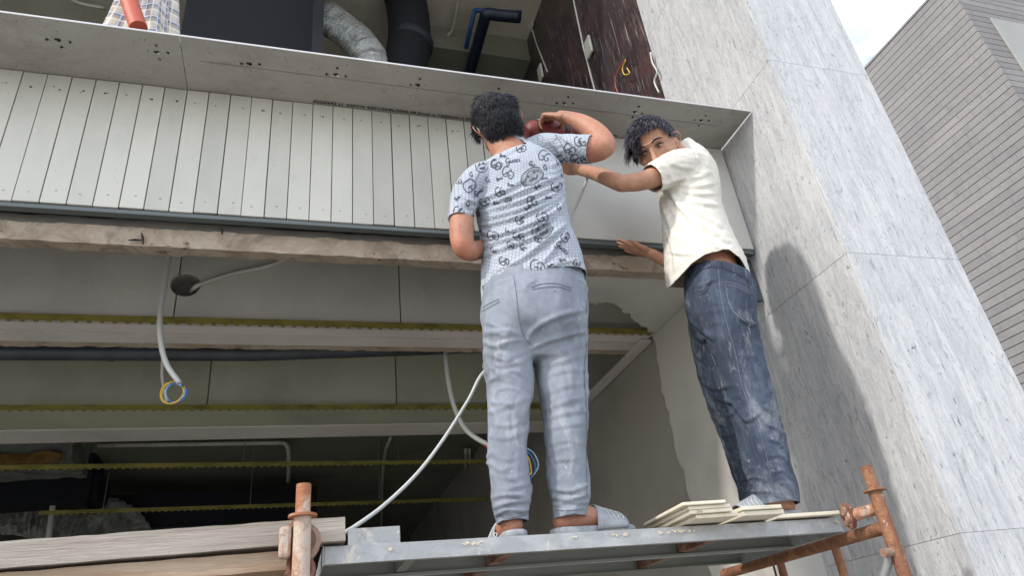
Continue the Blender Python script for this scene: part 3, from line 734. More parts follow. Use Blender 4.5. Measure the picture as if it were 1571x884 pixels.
# couplers
def coupler(c, s=1.0, right=False):
    c = np.array(c); bm = bmesh.new()
    mb = MB()
    mb.tube([c + (-.030 * s, 0, -.004), c + (-.030 * s, 0, .004)], .01, 8)
    R = []
    for a in np.linspace(0, 2 * math.pi, 22, endpoint=False):
        rad = (.040 + .006 * math.sin(3 * a + 1)) * s
        R.append([c + np.array([rad * math.cos(a) * .75, 0 + dy, rad * math.sin(a) * 1.15]) * 1 + np.array([dx * math.cos(a), 0, dx * math.sin(a)]) for dy, dx in ((-.018 * s, 0), (-.012 * s, .012 * s), (.012 * s, .012 * s), (.018 * s, 0), (.012 * s, -.010 * s), (-.012 * s, -.010 * s))])
    mb.rings(R, cap=False, close=True)
    o = mb.build('coupler', MT['rust_dark'], T, auto=True)
    mb = MB()
    for dz in (-.018, .012): mb.disc(c + np.array((.004, -.03 * s, dz * s)), (0, 1, 0), .010 * s, .03, 6)
    mb.build('bolt', MT['rust_dark'], o)
    return o
coupler((PXL, PYF + .05, 1.93), 1.0); coupler((PXL - .002, PYF + .045, 1.865), .8)
mb = MB(); mb.box((PXL - .052, PYF - .005, 1.893), (PXL - .024, PYF + .035, 1.965)); mb.build('coupler_jaw', MT['rust_pale'], T, bevel=.008)
mb = MB(); mb.tube([(PXR - .005, PYF + .02, 1.92), (PXR - .052, PYF + .085, 1.912)], .0185, 14); mb.build('coupler_arm', MT['rust_pale'], T, auto=True)
mb = MB(); cc = np.array((PXR - .055, PYF + .085, 1.915)); R = []
for a in np.linspace(0, 2 * math.pi, 20, endpoint=False):
    R.append([cc + np.array([dx, (.017 + e) * math.cos(a), (.033 + e) * math.sin(a)]) for dx, e in ((-.008, 0), (-.008, .008), (.008, .008), (.008, 0))])
mb.rings(R, cap=False, close=True); co = mb.build('hook_plate', MT['rust_dark'], T, auto=True)
mb = MB(); mb.tube([cc + (-.004, 0, -.03), cc + (-.004, 0, .03)], .009, 8); mb.disc(cc + np.array((-.016, 0, .012)), (1, 0, 0), .011, .02, 6); mb.disc(cc + np.array((-.016, 0, -.02)), (1, 0, 0), .009, .02, 6); mb.build('bolt', MT['rust_dark'], co)

def deck(y0a, y0b, wdt, label, dz=0):
    """steel walk board: tray with lips turned down, slightly skewed to the wall"""
    T = thing('deck_plank', label, 'plank', (.9, y0a + wdt / 2, 1.93), 'steel deck planks of the scaffold')
    xa, xb = .085, 1.705
    za, zb_ = 1.932 + dz, 1.924 + dz
    def slab(x0, x1, ya, yb, t0, t1):   # skewed box
        vs = []
        for x in (x0, x1):
            s_ = (x - xa) / (xb - xa); zz = za + (zb_ - za) * s_; yo = y0a + (y0b - y0a) * s_
            vs += [(x, yo + ya, zz + t0), (x, yo + yb, zz + t0), (x, yo + yb, zz + t1), (x, yo + ya, zz + t1)]
        return MB().add(vs, [(0, 1, 2, 3), (7, 6, 5, 4), (0, 4, 5, 1), (1, 5, 6, 2), (2, 6, 7, 3), (3, 7, 4, 0)])
    slab(xa, xb, .003, wdt - .003, -.006, -.001).build('tread', MT['galv_under'], T)
    slab(xa, xb, 0, .0025, -.044, 0).build('front_lip', MT['galv'], T, bevel=.001)
    slab(xa, xb, .003, .020, -.044, -.040).build('lip_return', MT['galv'], T)
    slab(xa, xb, wdt - .0025, wdt, -.044, 0).build('rear_lip', MT['galv_under'], T)
    slab(xa, xb, wdt - .02, wdt - .003, -.044, -.040).build('lip_return', MT['galv_under'], T)
    for x in (.30, .58, 1.25): slab(x, x + .03, .006, wdt - .006, -.036, -.0065).build('stiffener', MT['rust_dark'] if x > .4 else MT['galv_under'], T)
    slab(xa - .004, xa - .001, 0, wdt, -.046, .001).build('end_cap', MT['galv'], T)
    slab(xb + .001, xb + .004, 0, wdt, -.046, .001).build('end_cap', MT['galv'], T)
    return T
D1 = deck(1.915, 1.955, .285, 'front galvanised steel deck plank under the workers\' feet')
deck(2.205, 2.245, .32, 'rear galvanised steel deck plank behind the front one', -.002)
# plaster splashes on the deck edge
mb = MB()
for (x, w) in ((720, 20), (735, 10), (950, 22), (958, 9), (1035, 30), (1062, 18), (1010, 12), (1285, 12), (598, 5), (880, 8)):
    for j in range(max(2, int(w / 2.5))):
        xx = x + random.uniform(-w / 2, w / 2); yy = 826 - (xx - 800) * .058 + random.uniform(2, 6)
        c = at(xx, yy, Y=1.915 + .04 * (xx - 500) / 800 - .002); s_ = random.uniform(.002, .0055)
        vs = [c + np.array([s_ * math.cos(t) * random.uniform(.7, 1.4), -.002 if k_ == 0 else 0.003, s_ * .8 * math.sin(t) * random.uniform(.6, 1.3)]) for k_ in (0, 1) for t in np.linspace(0, 6.28, 7, endpoint=False)]
        mb.add(vs, [tuple(range(7))[::-1]] + [(i, (i + 1) % 7, 7 + (i + 1) % 7, 7 + i) for i in range(7)])
tag(mb.build('plaster_splash', MT['splash'], D1), kind='stuff')

def timber(name, label, a, b, w, h, mat, seed):
    a, b = np.array(a, float), np.array(b, float)
    T = thing(name, label, 'timber', tuple((a + b) / 2), 'timbers lying by the left pole')
    L_ = np.linalg.norm(b - a)
    bm = rough_box((0, -w / 2, -h / 2), (L_, w / 2, h / 2), .028, .0022, seed, 18)
    t = unit(b - a); s_ = unit(np.cross((0, 0, 1), t)); u = np.cross(t, s_)
    M_ = Matrix(((t[0], s_[0], u[0], a[0]), (t[1], s_[1], u[1], a[1]), (t[2], s_[2], u[2], a[2]), (0, 0, 0, 1)))
    bm.transform(M_)
    o = from_bm(bm, 'beam', MT[mat], T, True)
timber('timber_beam', 'weathered pale timber beam lying on top at the lower left', (-1.3, 1.925, 1.944), (.135, 1.925, 1.969), .07, .058, 'timber', 1)
timber('timber_beam', 'brown timber beam directly under the pale one', (-1.3, 1.95, 1.888), (.02, 1.95, 1.905), .09, .045, 'timber_brown', 2)
timber('timber_beam', 'brown timber beam lowest at the left pole, behind the other brown one', (-1.3, 2.045, 1.885), (.02, 2.045, 1.90), .085, .05, 'timber_brown', 3)
T = thing('metal_offcut', 'short galvanised channel offcut lying right of the pale timber end', 'offcut', tuple(at(574, 820, Y=2.02)))
a, b = at(534, 812, Y=2.02), at(614, 830, Y=2.02)
mb = MB(); mb.box((a[0], 2.02, b[2] - .01), (b[0], 2.023, a[2])); mb.build('web', MT['galv'], T)
mb = MB(); mb.box((a[0], 2.0235, a[2] - .004), (b[0], 2.08, a[2] - .001)); mb.build('flange', MT['galv'], T)
# tile offcuts
def slabt(x0, x1, y0, y1, z, t, rz, label, mark=False):
    T = thing('tile_offcut', label, 'tile', ((x0 + x1) / 2, (y0 + y1) / 2, z), 'cream tile offcuts on the deck')
    M_ = Matrix.Translation(((x0 + x1) / 2, (y0 + y1) / 2, z)) @ Matrix.Rotation(rz, 4, 'Z')
    hx_, hy_ = (x1 - x0) / 2, (y1 - y0) / 2
    mb = MB(); mb.box((-hx_, -hy_, .0005), (hx_, hy_, t), M_); o = mb.build('tile', MT['tile'], T, bevel=.002)
    if mark:
        lettering('2014 2', .008, M_ @ Vector((-hx_ + .02, -hy_ - .0012, .003)), (1, 0, 0), (0, 0, 1), T, .06)
slabt(1.135, 1.275, 1.860, 2.15, 1.932, .012, -.03, 'bottom tile of the left stack with a faint stamp on its end')
slabt(1.115, 1.255, 1.850, 2.14, 1.9445, .011, -.05, 'second tile from the bottom of the left stack', True)
slabt(1.108, 1.248, 1.850, 2.14, 1.956, .011, -.02, 'third tile from the bottom of the left stack')
slabt(1.090, 1.232, 1.840, 2.13, 1.9675, .010, -.04, 'top tile of the left stack')
slabt(1.292, 1.44, 1.870, 2.08, 1.932, .015, .02, 'lower tile of the right pair at the worker\'s toes')
slabt(1.288, 1.43, 1.862, 2.07, 1.9475, .012, .03, 'upper tile of the right pair at the worker\'s toes')
slabt(1.462, 1.70, 1.93, 2.14, 1.930, .012, .0, 'flat cream tile under the right worker\'s sandal')

# =================================================================== PEOPLE
def skinmat(name, c):
    m = Mat(name, c, .56)
    m.mix(tuple(q * .68 for q in c), m.noise(11, detail=7, lo=.42, hi=.62), .7)
    m.mix(tuple(q * .6 for q in c), m.noise(120, detail=3, lo=.55, hi=.7), .35)
    m.mix((c[0] * 1.1, c[1] * .8, c[2] * .75), m.noise(7, detail=4, lo=.45, hi=.7), .6)
    m.bump(m.noise(160, detail=4, lo=.2, hi=.8), .22, .002); m.bump(m.noise(34, detail=5, lo=.3, hi=.7), .25, .006)
    m.b.inputs['Subsurface Weight'].default_value = .12
    m.b.inputs['Subsurface Radius'].default_value = (.012, .005, .003)
    return m.m
MT['skin'] = skinmat('skin_tan', (.40, .185, .115))
MT['skin2'] = skinmat('skin_light_tan', (.50, .26, .165))
m = Mat('black_hair', (.009, .010, .014), .55, 0, .3); m.mix((.020, .022, .03), m.noise(60, detail=3, lo=.45, hi=.65)); MT['hair'] = m.m
m = Mat('ash_hair', (.034, .030, .041), .42, 0, .4); m.mix((.15, .135, .17), m.noise(55, detail=3, lo=.45, hi=.66)); MT['hair2'] = m.m
MT['eye_white'] = simple('eye_white', (.36, .33, .30), .3); MT['eye_dark'] = simple('eye_dark', (.012, .008, .006), .2)
m = Mat('pale_grey_trousers', (.235, .26, .305), .9)
m.mix((.175, .197, .24), m.noise(5, (1, 1, .7), 7, .7, .6, lo=.42, hi=.62))
m.mix((.34, .36, .395), m.noise(8, (1, 1, .6), 7, .75, .6, lo=.53, hi=.66), .65)
m.mix((.70, .72, .74), m.noise(45, (1, 1, .6), 5, .7, lo=.66, hi=.72), .4)
m.bump(m.noise(420, (1, 1, 1), 2, lo=.2, hi=.8), .25, .001); m.bump(m.noise(28, (1, 1, .5), 4, lo=.2, hi=.8), .18, .008); MT['trousers'] = m.m
m = Mat('dusty_blue_jeans', (.026, .038, .064), .9)
m.mix((.055, .075, .115), m.noise(6, (1, 1, .4), 6, .7, .8, lo=.42, hi=.62))
m.mix((.26, .28, .31), m.noise(4.2, (1, 1, .45), 9, .78, 1.0, lo=.48, hi=.68), .7)
m.mix((.45, .45, .45), m.noise(15, (1, 1, .3), 8, .78, .8, lo=.54, hi=.70), .4)
m.mix((.55, .54, .52), m.noise(50, (1, 1, .8), 3, .6, lo=.67, hi=.71), .25)
m.bump(m.noise(380, (1, 1, 1), 2, lo=.2, hi=.8), .3, .001); m.bump(m.noise(24, (1, 1, .4), 5, lo=.2, hi=.8), .25, .01); MT['jeans'] = m.m
m = Mat('cream_shirt', (.66, .625, .56), .9)
m.mix((.58, .545, .485), m.noise(7, (1, 1, .5), 6, lo=.42, hi=.7), .8)
m.mix((.50, .46, .40), m.noise(38, (3, 3, .4), 5, .7, lo=.58, hi=.74), .4)
m.bump(m.noise(60, (.6, .6, 2.4), 4, lo=.25, hi=.75), .35, .003); MT['cream'] = m.m
# printed shirt: fine lattice of linked rings on pale blue-grey cotton, laid out in the cloth's own coordinates
m = Mat('lattice_print_shirt', (.40, .435, .49), .9)
m.mix((.32, .355, .415), m.noise(7, (1, 1, 1), 5, lo=.42, hi=.68), .7)
atn = m.n('ShaderNodeAttribute', attribute_name='cloth')
def lattice(off):
    ad = m.n('ShaderNodeVectorMath', operation='ADD'); ad.inputs[1].default_value = off
    m.L(atn.outputs['Vector'], ad.inputs[0])
    md = m.n('ShaderNodeVectorMath', operation='WRAP'); md.inputs[1].default_value = (.5, .866, 1); md.inputs[2].default_value = (-.5, -.866, -1)
    m.L(ad.outputs[0], md.inputs[0])
    ln = m.n('ShaderNodeVectorMath', operation='LENGTH'); m.L(md.outputs[0], ln.inputs[0]); return ln.outputs['Value']
mn = m.n('ShaderNodeMath', operation='MINIMUM'); m.L(lattice((0, 0, 0)), mn.inputs[0]); m.L(lattice((.5, .866, 0)), mn.inputs[1])
sb = m.n('ShaderNodeMath', operation='SUBTRACT'); sb.inputs[1].default_value = .465; m.L(mn.outputs[0], sb.inputs[0])
ab = m.n('ShaderNodeMath', operation='ABSOLUTE'); m.L(sb.outputs[0], ab.inputs[0])
mr = m.n('ShaderNodeMapRange'); mr.inputs[1].default_value = .075; mr.inputs[2].default_value = .02; m.L(ab.outputs[0], mr.inputs[0])
m.mix((.11, .12, .155), mr.outputs[0], .7)
m.bump(m.noise(420, detail=2, lo=.2, hi=.8), .2, .001); MT['print_shirt'] = m.m
MT['print_ink'] = simple('print_ink', (.07, .078, .105), .85, 0, .25, 30)
MT['print_grey'] = simple('print_grey', (.26, .28, .32), .85, 0, .2, 30)
MT['seam'] = simple('seam_dark', (.12, .135, .16), .9); MT['jean_seam'] = simple('jean_seam', (.13, .15, .185), .9)
MT['jean_dark'] = simple('jean_dark', (.018, .024, .038), .9)
MT['sandal'] = simple('grey_sandal', (.33, .345, .37), .7, 0, .12, 30, .2)
MT['sandal_line'] = simple('sandal_line', (.62, .63, .64), .7)
MT['tool_red'] = simple('tool_red', (.20, .022, .02), .5, 0, .3, 22, .2)
MT['tool_black'] = simple('tool_black', (.02, .02, .022), .5)

def prow(rows, k=5):
    """rows of (photo x, photo y, depth Y, half width in photo px, depth ratio) -> centres and radii in metres"""
    R = spline([r_ if len(r_) == 5 else (*r_, 1.0) for r_ in rows], k)
    C = np.array([at(a[0], a[1], Y=a[2]) for a in R])
    _, z = pix(C)
    return C, R[:, 3] * z / FOC, R[:, 4]
def limb(mb, rows, k=5, n_=24, sq=1.0, shrink=0.0):
    C, A, B = prow(rows, k); A = A - shrink; K = len(C); R = []
    def ring(c, t, a, b):
        v = unit(c - EYE); s_ = unit(np.cross(t, v)); d = np.cross(s_, t)
        out = []
        for q in np.linspace(0, 2 * math.pi, n_, endpoint=False):
            cs, sn = math.cos(q), math.sin(q)
            cs = math.copysign(abs(cs) ** sq, cs); sn = math.copysign(abs(sn) ** sq, sn)
            out.append(c + s_ * a * cs + d * a * b * sn)
        return out
    for i in range(K):
        t = unit(C[min(i + 1, K - 1)] - C[max(i - 1, 0)])
        if i == 0: R.append(ring(C[0] - t * A[0] * .5, t, A[0] * .6, B[0])); 
        R.append(ring(C[i], t, A[i], B[i]))
        if i == K - 1: R.append(ring(C[-1] + t * A[-1] * .5, t, A[-1] * .6, B[-1]))
    mb.rings(R)
    return C, A
def rod(mb, pts, rs, n_=12, flat=None):
    """tapered 3-D limb with rounded ends"""
    P = spline([(*p, r_) for p, r_ in zip(pts, rs)], 4); K = len(P)
    t0 = unit(P[1][:3] - P[0][:3]); t1 = unit(P[-1][:3] - P[-2][:3])
    Q = [P[0][:3] - t0 * P[0][3] * .7] + [p[:3] for p in P] + [P[-1][:3] + t1 * P[-1][3] * .7]
    rr = [P[0][3] * .55] + [p[3] for p in P] + [P[-1][3] * .55]
    mb.tube(Q, rr, n_)

def remesh(mb, voxel, it=5):
    me = mb.mesh('tmp'); o = bpy.data.objects.new('tmp', me); COL.objects.link(o)
    md = o.modifiers.new('r', 'REMESH'); md.mode = 'VOXEL'; md.voxel_size = voxel; md.adaptivity = 0
    dg = bpy.context.evaluated_depsgraph_get(); m2 = bpy.data.meshes.new_from_object(o.evaluated_get(dg))
    bpy.data.objects.remove(o); bpy.data.meshes.remove(me)
    nv = len(m2.vertices); V = np.empty(nv * 3); m2.vertices.foreach_get('co', V); V = V.reshape(-1, 3)
    E = np.empty(len(m2.edges) * 2, int); m2.edges.foreach_get('vertices', E); E = E.reshape(-1, 2)
    V = smooth(V, E, it); m2.vertices.foreach_set('co', V.ravel()); m2.update()
    return m2, V, E
def smooth(V, E, it, w=.5, mask=None):
    nv = len(V); deg = np.bincount(E.ravel(), minlength=nv)[:, None] + 1e-9
    for _ in range(it):
        S = np.zeros_like(V)
        for a in range(3): S[:, a] = np.bincount(E[:, 0], V[E[:, 1], a], nv) + np.bincount(E[:, 1], V[E[:, 0], a], nv)
        D = (S / deg - V) * w
        V = V + (D if mask is None else D * mask[:, None])
    return V
def normals(me):
    N = np.empty(len(me.vertices) * 3); me.vertex_normals.foreach_get('vector', N); return N.reshape(-1, 3)
def fold(V, N, folds, back=False, gain=1.75):
    """raise cloth folds: each fold is (line, width, height) measured on the photograph, built as relief on the cloth"""
    q, z = pix(V); view = (V - EYE) / np.linalg.norm(V - EYE, axis=1)[:, None]
    face = np.clip(-(N * view).sum(1) * 2.2, 0, 1)
    if back: face = 1 - face
    H = np.zeros(len(V))
    for line, sg, h in folds:
        L_ = spline(line, 5)[:, :2] if len(line) > 2 else np.array(line, float)
        best = np.full(len(V), 1e9); side = np.zeros(len(V)); tt = np.zeros(len(V)); nseg = len(L_) - 1
        box = (q[:, 0] > L_[:, 0].min() - 5 * sg) & (q[:, 0] < L_[:, 0].max() + 5 * sg) & (q[:, 1] > L_[:, 1].min() - 5 * sg) & (q[:, 1] < L_[:, 1].max() + 5 * sg)
        idx = np.where(box & (face > 0))[0]
        if not len(idx): continue
        Q = q[idx]; b = np.full(len(idx), 1e9); sdv = np.zeros(len(idx)); tv = np.zeros(len(idx))
        for i in range(nseg):
            a0, a1 = L_[i], L_[i + 1]; d = a1 - a0; l2 = d @ d + 1e-9
            t = np.clip(((Q - a0) @ d) / l2, 0, 1); c = a0 + t[:, None] * d; e = Q - c; ds = np.hypot(e[:, 0], e[:, 1])
            up = ds < b; b = np.where(up, ds, b); tv = np.where(up, (i + t) / nseg, tv)
            sdv = np.where(up, np.sign(d[0] * e[:, 1] - d[1] * e[:, 0]), sdv)
        s_ = b * sdv
        prof = np.exp(-(s_ / sg) ** 2 / 2) - .8 * np.exp(-((s_ - 1.7 * sg) / (.75 * sg)) ** 2 / 2)
        H[idx] += gain * h * prof * np.sin(np.pi * np.clip(tv * .9 + .05, 0, 1)) ** .6 * face[idx]
    return V + N * H[:, None]
def crumple(V, N, scale, amp, stretch=(1, 1, 1), seed=0):
    h = np.array([noise.fractal(Vector((p[0] * scale * stretch[0] + seed, p[1] * scale * stretch[1], p[2] * scale * stretch[2])), 1.0, 2.0, 3) for p in V])
    # thin raised creases on top of the soft undulation
    c = np.array([(1 - abs(noise.noise(Vector((p[0] * 17 + 5 * p[2] + seed, p[1] * 17, p[2] * 26 + 6 * p[0]))))) ** 9 for p in V])
    w = np.array([noise.noise(Vector(p) * 9) for p in V])
    return V + N * (h * amp + c * np.clip(w * 2.2, 0, 1) * amp * 1.3)[:, None]
def cut(me, cuts):
    bm = bmesh.new(); bm.from_mesh(me)
    for c in cuts:
        co, no, R = c[:3]; warp = c[3] if len(c) > 3 else None
        if warp:
            for v in bm.verts: v.co.z -= warp(v.co.x)
        fs = [f for f in bm.faces if R is None or (f.calc_center_median() - Vector(co)).length < R]
        es = {e for f in fs for e in f.edges}; vs = {v for f in fs for v in f.verts}
        bmesh.ops.bisect_plane(bm, geom=list(vs) + list(es) + fs, plane_co=co, plane_no=no, clear_outer=True)
        if warp:
            for v in bm.verts: v.co.z += warp(v.co.x)
    # keep the largest piece
    seen = set(); best = []
    bm.verts.ensure_lookup_table()
    for v in bm.verts:
        if v in seen: continue
        st = [v]; comp = []; seen.add(v)
        while st:
            a = st.pop(); comp.append(a)
            for e in a.link_edges:
                b = e.other_vert(a)
                if b not in seen: seen.add(b); st.append(b)
        if len(comp) > len(best): best = comp
    bs = set(best); bmesh.ops.delete(bm, geom=[v for v in bm.verts if v not in bs], context='VERTS')
    bm.to_mesh(me); bm.free()
def garment(name, mb, mat, parent, voxel, it, folds, cuts, crump=None, thick=.003, pattern=None, gain=1.75):
    me, V, E = remesh(mb, voxel, it)
    if crump: V = crumple(V, normals(me), *crump); me.vertices.foreach_set('co', V.ravel()); me.update()
    V = fold(V, normals(me), folds, gain=gain)
    V = smooth(V, E, 1); me.vertices.foreach_set('co', V.ravel()); me.update()
    cut(me, cuts)
    if pattern:
        W = np.empty(len(me.vertices) * 3); me.vertices.foreach_get('co', W); W = W.reshape(-1, 3)
        at_ = me.attributes.new('cloth', 'FLOAT_VECTOR', 'POINT'); at_.data.foreach_set('vector', pattern(W).ravel())
    bm = bmesh.new(); bm.from_mesh(me); bvh = BVHTree.FromBMesh(bm); bm.free()
    off = Vector(WLOC[parent])
    for v in me.vertices: v.co -= off
    me.polygons.foreach_set('use_smooth', [True] * len(me.polygons)); me.update()
    o = link(name, me, mat, parent)
    if thick:
        s_ = o.modifiers.new('thick', 'SOLIDIFY'); s_.thickness = thick; s_.offset = -1
    return o, bvh
def hit(bvh, x, y, lift=.0018):
    d = Vector(ray(x, y)).normalized(); r_ = bvh.ray_cast(Vector(EYE), d)
    return None if r_[0] is None else np.array(r_[0] - d * lift)
def strokes(name, lines, bvh, mat, parent, w=1.3, lift=.0018):
    """flat printed or stitched lines lying on the cloth: ribbons of w px half width"""
    mb = MB()
    for L_ in lines:
        ww = w
        if isinstance(L_[0], (int, float)): ww, L_ = L_[0], L_[1]
        L_ = np.array(L_, float); P = L_ if len(L_) > 12 else spline(L_, 6) if len(L_) > 2 else np.linspace(L_[0], L_[1], 9)
        prev = None
        for i in range(len(P)):
            t = P[min(i + 1, len(P) - 1)] - P[max(i - 1, 0)]; n_ = np.array([-t[1], t[0]]) / (np.hypot(*t) + 1e-9)
            a, b = hit(bvh, *(P[i] + n_ * ww), lift), hit(bvh, *(P[i] - n_ * ww), lift)
            if a is not None and b is not None and np.linalg.norm(a - b) < .03:
                if prev is not None and np.linalg.norm(prev[0] - a) < .03: mb.add([prev[0], prev[1], b, a], [(0, 1, 2, 3)])
                prev = (a, b)
            else: prev = None
    if mb.f: return mb.build(name, MT[mat], parent)

# ---- head, hands and feet
def frame(fw, up):
    fw = unit(fw); up = np.array(up, float); up = unit(up - fw * (up @ fw)); rx = np.cross(fw, up)
    return np.stack([rx, fw, up], 1)          # columns: head's x (its right), forward, up
def head(mb, C, M, s):
    prof = [(-.118, .020, .068, .000), (-.108, .038, .082, -.02), (-.085, .052, .092, -.035), (-.055, .062, .094, -.060), (-.025, .068, .094, -.080),
            (.005, .072, .090, -.094), (.035, .0755, .090, -.100), (.065, .073, .083, -.097), (.090, .060, .066, -.082), (.108, .040, .042, -.058), (.118, .018, .018, -.03)]
    P = spline(prof, 3); R = []
    for z, w, f, b in P:
        cy, ry = (f + b) / 2, (f - b) / 2; ring = []
        for q in np.linspace(0, 2 * math.pi, 32, endpoint=False):
            ring.append(C + s * (M @ np.array([w * math.cos(q), cy + ry * math.sin(q), z])))
        R.append(ring)
    mb.rings(R)
    L = lambda p: C + s * (M @ np.array(p, float))
    rod(mb, [L((0, .085, .018)), L((0, .099, -.010)), L((0, .110, -.034))], [.008 * s, .009 * s, .0115 * s])
    rod(mb, [L((-.014, .098, -.040)), L((.014, .098, -.040))], [.008 * s, .008 * s])
    rod(mb, [L((-.05, .076, .030)), L((-.02, .090, .032)), L((.02, .090, .032)), L((.05, .076, .030))], [.006 * s, .0075 * s, .0075 * s, .006 * s])
    rod(mb, [L((-.045, .07, -.022)), L((-.06, .045, -.02))], [.013 * s, .011 * s]); rod(mb, [L((.045, .07, -.022)), L((.06, .045, -.02))], [.013 * s, .011 * s])
    rod(mb, [L((-.02, .090, -.068)), L((0, .096, -.066)), L((.02, .090, -.068))], [.005 * s, .007 * s, .005 * s])
    rod(mb, [L((-.018, .089, -.078)), L((0, .094, -.079)), L((.018, .089, -.078))], [.005 * s, .0075 * s, .005 * s])
    for sx in (-1, 1):     # ears: rim, lobe and a thin bowl
        e = lambda a, b, o=0: L((sx * (.074 + .012 * max(0, -a) / .02 + o), -.012 + a, b))
        rim = [e(.010, -.006), e(.010, .016), e(-.002, .030, .006), e(-.016, .026, .010), e(-.020, .008, .010), e(-.014, -.012, .006), e(-.002, -.028, .002), e(.008, -.022)]
        rod(mb, rim, [.004 * s] * 8, 8)
        rod(mb, [e(-.002, .014), e(-.004, -.014)], [.010 * s, .008 * s], 8)
def hand(mb, W, d, nrm, side, curls, s=1.0, spread=.12, thumb=(.8, .5, .35), tcurl=.5):
    d = unit(d); nrm = np.array(nrm, float); nrm = unit(nrm - d * (nrm @ d)); lat = np.cross(d, nrm) * side
    R = []
    for t, w, th in ((-.02, .027, .020), (0, .028, .018), (.03, .036, .0165), (.06, .042, .015), (.088, .041, .0125), (.098, .034, .008)):
        R.append([W + s * (d * t + lat * w * math.cos(q) + nrm * th * math.sin(q)) for q in np.linspace(0, 2 * math.pi, 18, endpoint=False)])
    mb.rings(R)
    lens = ((.040, .026, .022), (.044, .029, .023), (.041, .027, .022), (.032, .021, .019))
    for i in range(4):
        o = (1.5 - i) * .0195; p = W + s * (d * (.080 if i in (1, 2) else .074) + lat * o)
        ang = 0; dd = unit(d + lat * (1.5 - i) * spread); pts = [p]; rs = [.0092 * s]
        for j in range(3):
            ang += curls[i][j]; dr = dd * math.cos(ang) + nrm * math.sin(ang)
            p = p + s * dr * lens[i][j]; pts.append(p); rs.append((.0086, .0080, .0068)[j] * s * (.9 if i == 3 else 1))
        rod(mb, pts, rs, 10)
    p = W + s * (d * .022 + lat * .026); t = unit(lat * thumb[0] + d * thumb[1] + nrm * thumb[2]); t2 = unit(t * math.cos(tcurl) + (d * .8 + nrm * .6) * math.sin(tcurl))
    rod(mb, [p, p + t * .032 * s, p + (t * .032 + t2 * .03) * s, p + (t * .032 + t2 * .055) * s], [.014 * s, .0115 * s, .010 * s, .008 * s], 10)
def foot(mb, heel, d, s=1.0):
    """heel: point on the sole under the back of the heel"""
    d = unit(d); l = np.cross((0, 0, 1), d); h = np.array(heel, float); u = np.array([0, 0, 1.0]); R = []
    for t, w, zc, hh in ((-.004, .012, .026, .014), (.008, .026, .028, .027), (.035, .033, .034, .034), (.075, .034, .042, .042), (.115, .035, .038, .038), (.155, .040, .029, .029), (.19, .043, .021, .021), (.215, .041, .016, .015), (.235, .032, .013, .011), (.246, .014, .012, .006)):
        R.append([h + s * (d * t + l * w * math.cos(q) + u * (zc + hh * math.sin(q))) for q in np.linspace(0, 2 * math.pi, 20, endpoint=False)])
    mb.rings(R)
    for i, (o, r_) in enumerate(((.030, .012), (.012, .0095), (-.004, .009), (-.018, .0085), (-.031, .008))):
        p = h + s * (d * (.222 - abs(i - .6) * .010) + l * o * 1.0 + u * .013); rod(mb, [p, p + d * .024 * s], [r_ * s, r_ * .85 * s], 8)
    return h + s * (d * .048 + u * .085)
def sandal(parent, heel, d, s=1.0, side=1):
    d = unit(d); l = np.cross((0, 0, 1), d); h = np.array(heel, float); u = np.array([0, 0, 1.0])
    g = link('sandal', None, None, parent) if False else None
    out = [(-.02, 0), (-.014, .022), (.01, .036), (.06, .037), (.11, .038), (.16, .045), (.20, .048), (.235, .043), (.262, .026), (.27, 0)]
    out = out + [(a, -b) for a, b in out[-2:0:-1]]
    mb = MB(); rings_ = []
    for dz, k in ((-.016, .97), (-.012, 1.0), (-.004, 1.01), (.002, 1.0), (.006, .97)):
        rings_.append([h + s * (d * (.125 + (a - .125) * k) + l * b * k + u * dz) for a, b in out])
    mb.rings(rings_); o = mb.build('sandal', MT['sandal'], parent, auto=True)
    mb = MB(); grid = []
    for i, t in enumerate(np.linspace(.118, .225, 9)):
        q0 = (t - .118) / .107; row = []
        hh = .072 - .034 * q0; w = .043 + .006 * math.sin(q0 * 2.2)
        for a in np.linspace(-.12, math.pi + .12, 15):
            row.append((d * (t + .016 * math.sin(a) * (1 - q0)) + l * w * math.cos(a) + u * (hh * max(math.sin(a), -.1))))
        grid.append(row)
    vs = [h + s * p for r_ in grid for p in r_]; fs = [(i * 15 + j, i * 15 + j + 1, (i + 1) * 15 + j + 1, (i + 1) * 15 + j) for i in range(8) for j in range(14)]
    mb.add(vs, fs); st = mb.build('strap', MT['sandal'], o, smooth=True); sm = st.modifiers.new('thick', 'SOLIDIFY'); sm.thickness = .005; sm.offset = 1
    mb = MB()
    for q0 in (.25, .4, .55, .7):
        t = .118 + .107 * q0; pts = []
        for a in np.linspace(.35, 1.25, 9):
            w = .050 + .006 * math.sin(q0 * 2.2); hh = .078 - .034 * q0
            for_side = a if side > 0 else math.pi - a
            pts.append(h + s * (d * (t + .018 * math.sin(a * 2.5)) + l * w * math.cos(for_side) + u * hh * math.sin(for_side)))
        mb.tube(pts, .0014, 5)
    mb.build('strap_pattern', MT['sandal_line'], o, smooth=True)
